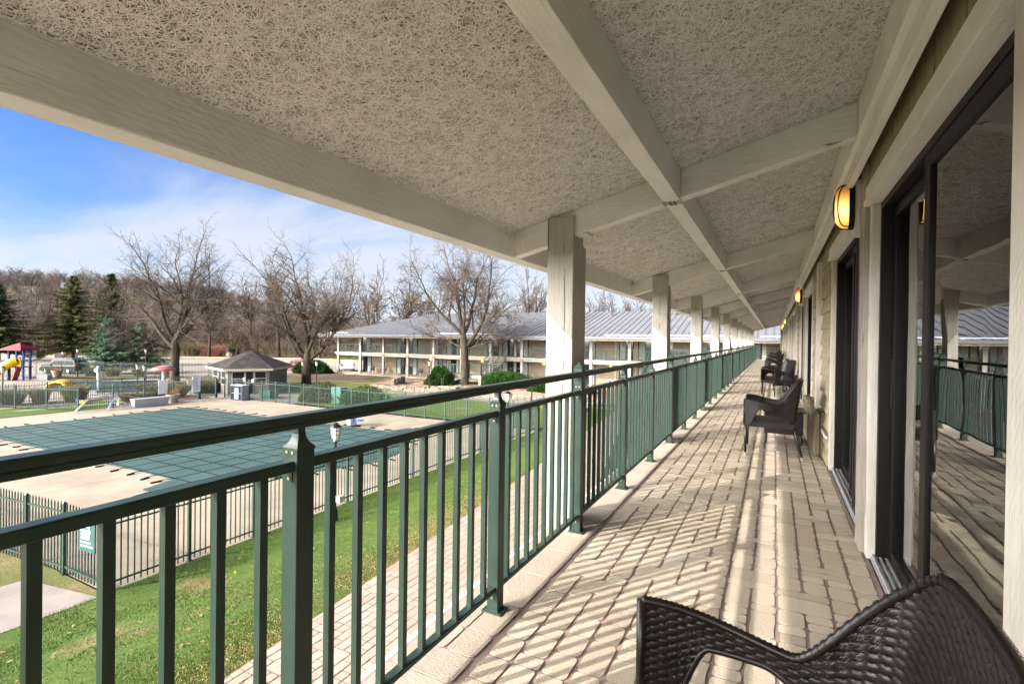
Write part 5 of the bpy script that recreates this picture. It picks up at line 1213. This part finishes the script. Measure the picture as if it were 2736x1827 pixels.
# conifers
NEED = {}
def spruce(label, x, y, z, H, R, col, seed, name='spruce_tree', droop=.35, nb=None, gap=.12):
    rnd = random.Random(seed); t = thing(name, label, 'tree', (x,y,z)); mb = MB()
    obj('trunk', MB().tube([(0,0,-.2),(0,0,H*.5),(0,0,H*.97)], [H*.018,H*.012,.02], 8), BARK, t)
    zc = H*gap; lay = 0
    while zc < H*.985:
        f = (zc-H*gap)/(H*(1-gap)); rr = R*(1-f)**.85*rnd.uniform(.75,1.1)+.12; k = max(4, int(9-3*f))
        for i in range(k):
            a = 2*pi*(i+rnd.random()*.7)/k+lay; L = rr*rnd.choice((rnd.uniform(.35,.7),rnd.uniform(.7,1.0),rnd.uniform(.9,1.3))); dr = droop*(1-f)*rnd.uniform(.5,1.2)
            n = max(3, int(L/.28)); z0 = zc+rnd.uniform(-.15,.15)
            for s_ in range(1, n+1):
                g = s_/n; px_, py_ = L*g*cos(a), L*g*sin(a); pz = z0-dr*L*g*g*.8+.18*L*g*g*g
                w = .34*(1.15-g*.6)*max(.5,min(1,R/4)); 
                for _ in range(20):
                    b = len(mb.v); sa = a+rnd.uniform(-1.3,1.3); l = w*rnd.uniform(.6,1.5); q = (px_+rnd.uniform(-.2,.2), py_+rnd.uniform(-.2,.2), pz+rnd.uniform(-.12,.10))
                    ex = (q[0]+l*cos(sa), q[1]+l*sin(sa), q[2]-l*rnd.uniform(-.3,1.1)); hw = l*.20
                    mb.v += [(q[0]-hw*sin(sa),q[1]+hw*cos(sa),q[2]+.02),(q[0]+hw*sin(sa),q[1]-hw*cos(sa),q[2]),ex]; mb.f.append((b,b+1,b+2))
        zc += H*.021*rnd.uniform(.8,1.2)+.05; lay += 1.1
    if col not in NEED: NEED[col] = mat('needles_'+{'s':'x'}.get(col,'green'), col, .9, col2=tuple(c*.55 for c in rgb(col)[:3]) and None, spec=.15)
    obj('crown', mb, NEED[col], t, fix=False); return t
def sp(label, sx, dp, ty, R, col, seed, **k):
    x, y = at(sx, dp); return spruce(label, x, y, GZ, hgt(sx,ty,dp,GZ), R, col, seed, **k)
sp('big dark spruce cut off by the left picture edge', -2, 88, 758, 7.6, '464d2a', 1, droop=.45)
sp('tall dark spruce across the car park with ragged pointed top', 196, 94, 735, 7.6, '4e522b', 2, droop=.45)
sp('tall dark spruce behind the blue green spruce', 297, 78, 730, 5.0, '464d2a', 3, droop=.4)
sp('blue green spruce left of the spreading bare tree', 288, 62, 850, 3.1, '566e58', 4, gap=.10)
sp('grey green spruce just left of the spreading tree trunk', 378, 64, 862, 3.6, '5f6f50', 5, gap=.16)
sp('small bright green spruce over the clubhouse roof', 628, 132, 900, 2.3, '6c8a4a', 6, gap=.03)
sp('small blue green spruce right of the clubhouse roof peak', 677, 136, 908, 2.0, '61806a', 7, gap=.03)
sp('dark evergreen in the wood behind the clubhouse', 560, 135, 895, 3.0, '3c4a30', 8, gap=.03)
# shrubs
def shrub(label, x, y, z, rx, ry, h, col, n, seed, name='shrub', leaf=.10, up=False, group=None, rz=0):
    rnd = random.Random(seed); t = thing(name, label, 'shrub', (x,y,z), rz, group=group); mb = MB()
    for _ in range(n):
        a = rnd.uniform(0,2*pi); e = rnd.uniform(0,1); c = rnd.uniform(.0,1)
        lump = 1+.22*noise.noise(Vector((2.2*cos(a)+seed,2.2*sin(a),2.5*e)))+.10*noise.noise(Vector((6*cos(a)+seed,6*sin(a),6*e)))
        k = lump*(.72+.30*rnd.random()**.4); ce = sqrt(max(0,1-e*e)); px_, py_, pz = rx*ce*cos(a)*k, ry*ce*sin(a)*k, max(.02,h*e*k)
        l = leaf*rnd.uniform(.6,1.5); d = Vector((cos(a)*ce+rnd.uniform(-.6,.6), sin(a)*ce+rnd.uniform(-.6,.6), .5+e+rnd.uniform(-.5,.5))).normalized()*l; s_ = d.orthogonal().normalized(); s_.rotate(Matrix.Rotation(rnd.uniform(0,6),3,d)); s_ *= l*.28
        b = len(mb.v); mb.v += [(px_-s_.x,py_-s_.y,pz-s_.z),(px_+s_.x,py_+s_.y,pz+s_.z),(px_+d.x,py_+d.y,pz+d.z)]; mb.f.append((b,b+1,b+2))
    m = mat('leaf_'+name, col, .85, col2=tuple(rgb(col)[i]*.6 for i in range(3)), vs_=2.5, spec=.2) if False else None
    key = 'leaf '+col
    if key not in NEED:
        mm, nt, p = newmat('shrub_leaf'); v = coords(nt, (1,1,1), True); c = mixc(nt, ramp(nt, noisen(nt, v, 2.2, 5), .35, .65), rgb(col), tuple(k_*.62 for k_ in rgb(col)[:3])+(1,)); nt.links.new(c, p.inputs['Base Color']); p.inputs['Roughness'].default_value = .8; p.inputs['Specular IOR Level'].default_value = .2; NEED[key] = mm
    obj('foliage', mb, NEED[key], t, fix=False)
    m2 = MB()
    for i in range(10): a = 2*pi*i/10; m2.tube([(.1*cos(a),.1*sin(a),0),(rx*.5*cos(a),ry*.5*sin(a),h*.6)], [.03,.01], 4, cap=False)
    obj('stem', m2, BARK, t, fix=False); return t
JUN = '2b4a18'
shrub('round dark green juniper left of the lone lawn tree', -29.4, 41.0, GZ+.15, 1.35,1.3,1.75,JUN,9000,1,leaf=.16)
shrub('broad dark green juniper under the stair of the far wing', -22.6, 42.6, GZ+.2, 3.0,1.5,1.45,JUN,12000,2,leaf=.16)
shrub('low dark green juniper right of the stair, by the timber post', -16.8, 41.2, GZ+.2, 3.0,1.5,1.35,JUN,12000,3,leaf=.16)
shrub('spreading juniper at the left corner of the far wing', -51.2, 44.2, GZ+.15, 2.6,1.9,1.7,JUN,12000,4,leaf=.17)
shrub('clipped yew bush beyond the far pool fence, left of the green box', -30.5, 27.2, GZ, 1.9,1.3,1.35,'4a5530',9000,5,leaf=.10)
shrub('clipped bright green bush beyond the far pool fence, right of the green box', -26.3, 27.4, GZ, 2.2,1.3,1.3,'3c5a22',10000,6,leaf=.10)
tag(obj('utility_box', MB().box(-28.9,-27.9,26.6,27.3,GZ,GZ+1.25), mat('utility_green','3c6a5c',.6), bevel=.04), 'green utility box between the two clipped bushes', 'utility box')
tag(obj('wooden_bench_box', MB().hexa([(-36.3,26.2,GZ),(-35.1,26.2,GZ),(-35.1,26.9,GZ),(-36.3,26.9,GZ)],[(-36.4,26.1,GZ+.55),(-35.0,26.1,GZ+.7),(-35.0,27.0,GZ+.7),(-36.4,27.0,GZ+.55)]), mat('box_green','3f6b60',.6)), 'low dark green box before the clubhouse wall', 'box')
def twiggy(label, x, y, rx, ry, h, seed, n=260, col=None):
    rnd = random.Random(seed); t = thing('twiggy_bush', label, 'shrub', (x,y,GZ)); mb = MB()
    for _ in range(n):
        a = rnd.uniform(0,6.28); k = sqrt(rnd.random()); bx, by = rx*.6*k*cos(a), ry*.6*k*sin(a); tx, ty = rx*k*cos(a)*1.1, ry*k*sin(a)*1.1; hh = h*rnd.uniform(.75,1.0)
        mb.tube([(bx,by,0),((bx+tx)/2+rnd.uniform(-.06,.06),(by+ty)/2+rnd.uniform(-.06,.06),hh*.55),(tx,ty,hh)], [.014,.010,.006], 3, cap=False)
        for q in range(3):
            f = rnd.uniform(.4,.9); p = (bx+(tx-bx)*f, by+(ty-by)*f, hh*f); mb.tube([p,(p[0]+rnd.uniform(-.18,.18),p[1]+rnd.uniform(-.18,.18),min(h,p[2]+rnd.uniform(.08,.25)))], [.007,.004], 3, cap=False)
    obj('twigs', mb, col or TWIG2, t, fix=False); return t
TWIG2 = mat('hedge_twig','6b5d44',.95,col2='59562f',vs_=3,w=True)
twiggy('leafless bush behind the left fence, in front of the yellow arch', -44.9, 17.6, .8,.9,1.25, 1); twiggy('leafless bush at the left picture edge before the lamp post', -46.3, 14.6, 1.0,.9,1.1, 2)
twiggy('leafless bush left of the gap in the splash pool fence', -45.6, 15.9, .7,.6,1.1, 3)
twiggy('clipped brown hedge behind the cream pot and the round tree trunk', -42.6, 22.6, 1.2,2.2,1.25, 4, 700); twiggy('clipped brown hedge behind the pool gate', -43.3, 26.0, 1.3,1.3,1.3, 5, 600)
twiggy('low brown hedge behind the long white tub', -41.7, 20.0, .5,1.3,.7, 6, 300)
for k, (x, y) in enumerate(((-70.0,29.0),(-67.8,30.2),(-65.0,31.5),(-62.5,33.0),(-74.2,27.1))): twiggy('%s round leafless shrub along the outer fence' % 'first second third fourth fifth'.split()[k], x, y, .9,.8,1.1, 10+k, 220)
RDT = mat('red_osier_twig','7d4a3c',.9,col2='66453a',vs_=2,w=True)
x, y = at(570, 120); twiggy('reddish dogwood thicket behind the clubhouse roof', x, y, 4.5,2.5,2.8, 30, 900, RDT)
x, y = at(505, 122); twiggy('brown thicket at the wood edge, left of the dogwood', x, y, 5,2.5,3.2, 31, 900)
# small furniture on the far patio
def farchair(x, y, rz, label, grp='dark chairs on the far patio'):
    t = thing('patio_chair', label, 'chair', (x,y,PZ), rz, group=grp); m = MB()
    obj('seat', MB().box(-.25,.25,-.25,.25,.36,.44), LEGM, t); obj('backrest', MB().hexa([(-.27,.2,.4),(.27,.2,.4),(.27,.28,.4),(-.27,.28,.4)],[(-.27,.33,.88),(.27,.33,.88),(.27,.38,.88),(-.27,.38,.88)]), LEGM, t, bevel=.02)
    for a in (-.26,.26): obj('arm', MB().box(a-.03,a+.03,-.25,.28,.56,.64), LEGM, t)
    for a in (-.23,.23):
        for b in (-.23,.23): obj('leg', MB().box(a-.02,a+.02,b-.02,b+.02,0,.36), LEGM, t)
fc = None
for k, (x, rz, lab) in enumerate(((-45.2,.5,'leftmost dark chair on the far patio, under the first amber light'),(-43.3,-.6,'second dark chair on the far patio, right of the first amber light'),(-37.6,.5,'dark chair left of the second amber light on the far patio'),(-35.6,-.6,'dark chair right of the second amber light on the far patio'))): farchair(x, FY+1.3, rz, lab)
t = thing('patio_table', 'white table with things on it on the far patio, right of the timber post', 'table', (-13.9,FY+.9,PZ)); obj('table_top', MB().box(-.4,.4,-.4,.4,.7,.76), WHITEP, t)
for a in (-.35,.35): obj('leg', MB().box(a-.03,a+.03,-.3,.3,0,.7), WHITEP, t)
# ------------------------------------------------------------------ hill and woods
def hillz(x, y):
    d = -.463*x+.886*y; u = .886*x+.463*y          # distance out and sideways
    def ss(a,b,t): t = min(max((t-a)/(b-a),0),1); return t*t*(3-2*t)
    side = 1-ss(-260,-60,u)*.97
    return GZ-.1+ss(125,330,d)*(33*side)*(1+.08*noise.noise(Vector((x*.012,y*.012,0))))
mb = MB(); nx, ny = 80, 46; 
for i in range(nx+1):
    for j in range(ny+1):
        u = -520+900*i/nx; d = 118+420*j/ny; x = .886*u-.463*d; y = .463*u+.886*d; mb.v.append((x,y,hillz(x,y)))
for i in range(nx):
    for j in range(ny): a = i*(ny+1)+j; mb.f.append((a,a+ny+1,a+ny+2,a+1))
struct('hill', mb, WOODFL, fix=False, smooth=True)
def woodvariant(seed, lush):
    rnd = random.Random(seed); v = []; f = []
    def seg(p, q, w0, w1):
        d = (q-p); s_ = d.cross(Vector((rnd.uniform(-1,1),rnd.uniform(-1,1),.1)))
        if s_.length < 1e-5: return
        s_.normalize(); b = len(v); v.extend([tuple(p-s_*w0),tuple(p+s_*w0),tuple(q+s_*w1),tuple(q-s_*w1)]); f.append((b,b+1,b+2,b+3))
    H = 1.0; tips = []
    top = Vector((rnd.uniform(-.04,.04),rnd.uniform(-.04,.04),.62)); seg(Vector((0,0,0)), top, .013, .008)
    for i in range(9):
        z = .25+.4*i/9; p = Vector((top.x*z/.62, top.y*z/.62, z)); a = rnd.uniform(0,6.28); L = rnd.uniform(.22,.42); q = p+Vector((cos(a)*L*.55,sin(a)*L*.55,L)); seg(p,q,.007,.004); tips.append((p,q))
    for p, q in tips:
        for k in range(9):
            g = rnd.uniform(.25,1); s0 = p+(q-p)*g; a = rnd.uniform(0,6.28); L = rnd.uniform(.08,.2); e = s0+Vector((cos(a)*L*.7,sin(a)*L*.7,L*rnd.uniform(.3,1))); seg(s0,e,.0032,.0022)
            for _ in range(2): a = rnd.uniform(0,6.28); l = L*.5; m_ = s0+(e-s0)*rnd.random(); seg(m_, m_+Vector((cos(a)*l,sin(a)*l,l*rnd.uniform(0,.9))), .0024, .0016)
    return v, f
import numpy as np
VAR = []
for s_ in range(6):
    v, f = woodvariant(s_+3, 0); VAR.append((np.array(v), np.array(f)))
def wood(name, n, seed, d0, d1, u0, u1, hmin, hmax, m, keep=None):
    rnd = random.Random(seed); V = []; F = []; off = 0
    for _ in range(n):
        d = d0+(d1-d0)*rnd.random()**1.1; u = rnd.uniform(u0,u1)*(d/d1*.7+.3)
        x = .886*u-.463*d; y = .463*u+.886*d
        if keep and not keep(x,y,d,u): continue
        v, f = VAR[rnd.randrange(6)]; h = rnd.uniform(hmin,hmax); a = rnd.uniform(0,6.28); c, s_ = cos(a), sin(a)
        P_ = np.stack([(v[:,0]*c-v[:,1]*s_)*h*1.15+x, (v[:,0]*s_+v[:,1]*c)*h*1.15+y, v[:,2]*h+hillz(x,y)-.2],1)
        V.append(P_); F.append(f+off); off += len(v)
    V = np.concatenate(V); F = np.concatenate(F); me = bpy.data.meshes.new(name)
    me.vertices.add(len(V)); me.vertices.foreach_set('co', V.ravel()); me.loops.add(F.size); me.loops.foreach_set('vertex_index', F.ravel().astype(np.int32))
    me.polygons.add(len(F)); me.polygons.foreach_set('loop_start', np.arange(0,F.size,4,dtype=np.int32)); me.update(); me.validate()
    me.materials.append(m); o = bpy.data.objects.new(name, me); C.objects.link(o); return tag(o, kind='stuff')
WTW = mat('wood_twigs', '70645b', .95, col2='574c45', vs_=.05, w=True, spec=.1)
wood('wood_on_hillside', 3000, 5, 135, 400, -420, 250, 7.5, 12, WTW)
wood('wood_edge', 420, 6, 118, 150, -160, 120, 5, 9, mat('edge_twigs','6d5d4e',.95,col2='4b3f35',vs_=.1,w=True,spec=.1))
wood('brush_at_wood_edge', 700, 7, 112, 135, -170, 60, 2.0, 4.5, mat('brush_twigs','75644f',.95,col2='5d4d3d',vs_=.1,w=True,spec=.1), lambda x,y,d,u: d > 116 or u < -100)
for k, (sx, dp, ty) in enumerate(((98,330,752),(62,340,764))): 
    x, y = at(sx, dp); z = hillz(x,y); spruce(('dark pine standing above the bare wood on the hilltop','smaller dark evergreen left of the hilltop pine')[k], x, y, z-1, (hgt(sx,ty,dp,z))+1, (6.5,3.2)[k], '42563a', 40+k, name='pine_tree', droop=.05, gap=.3)
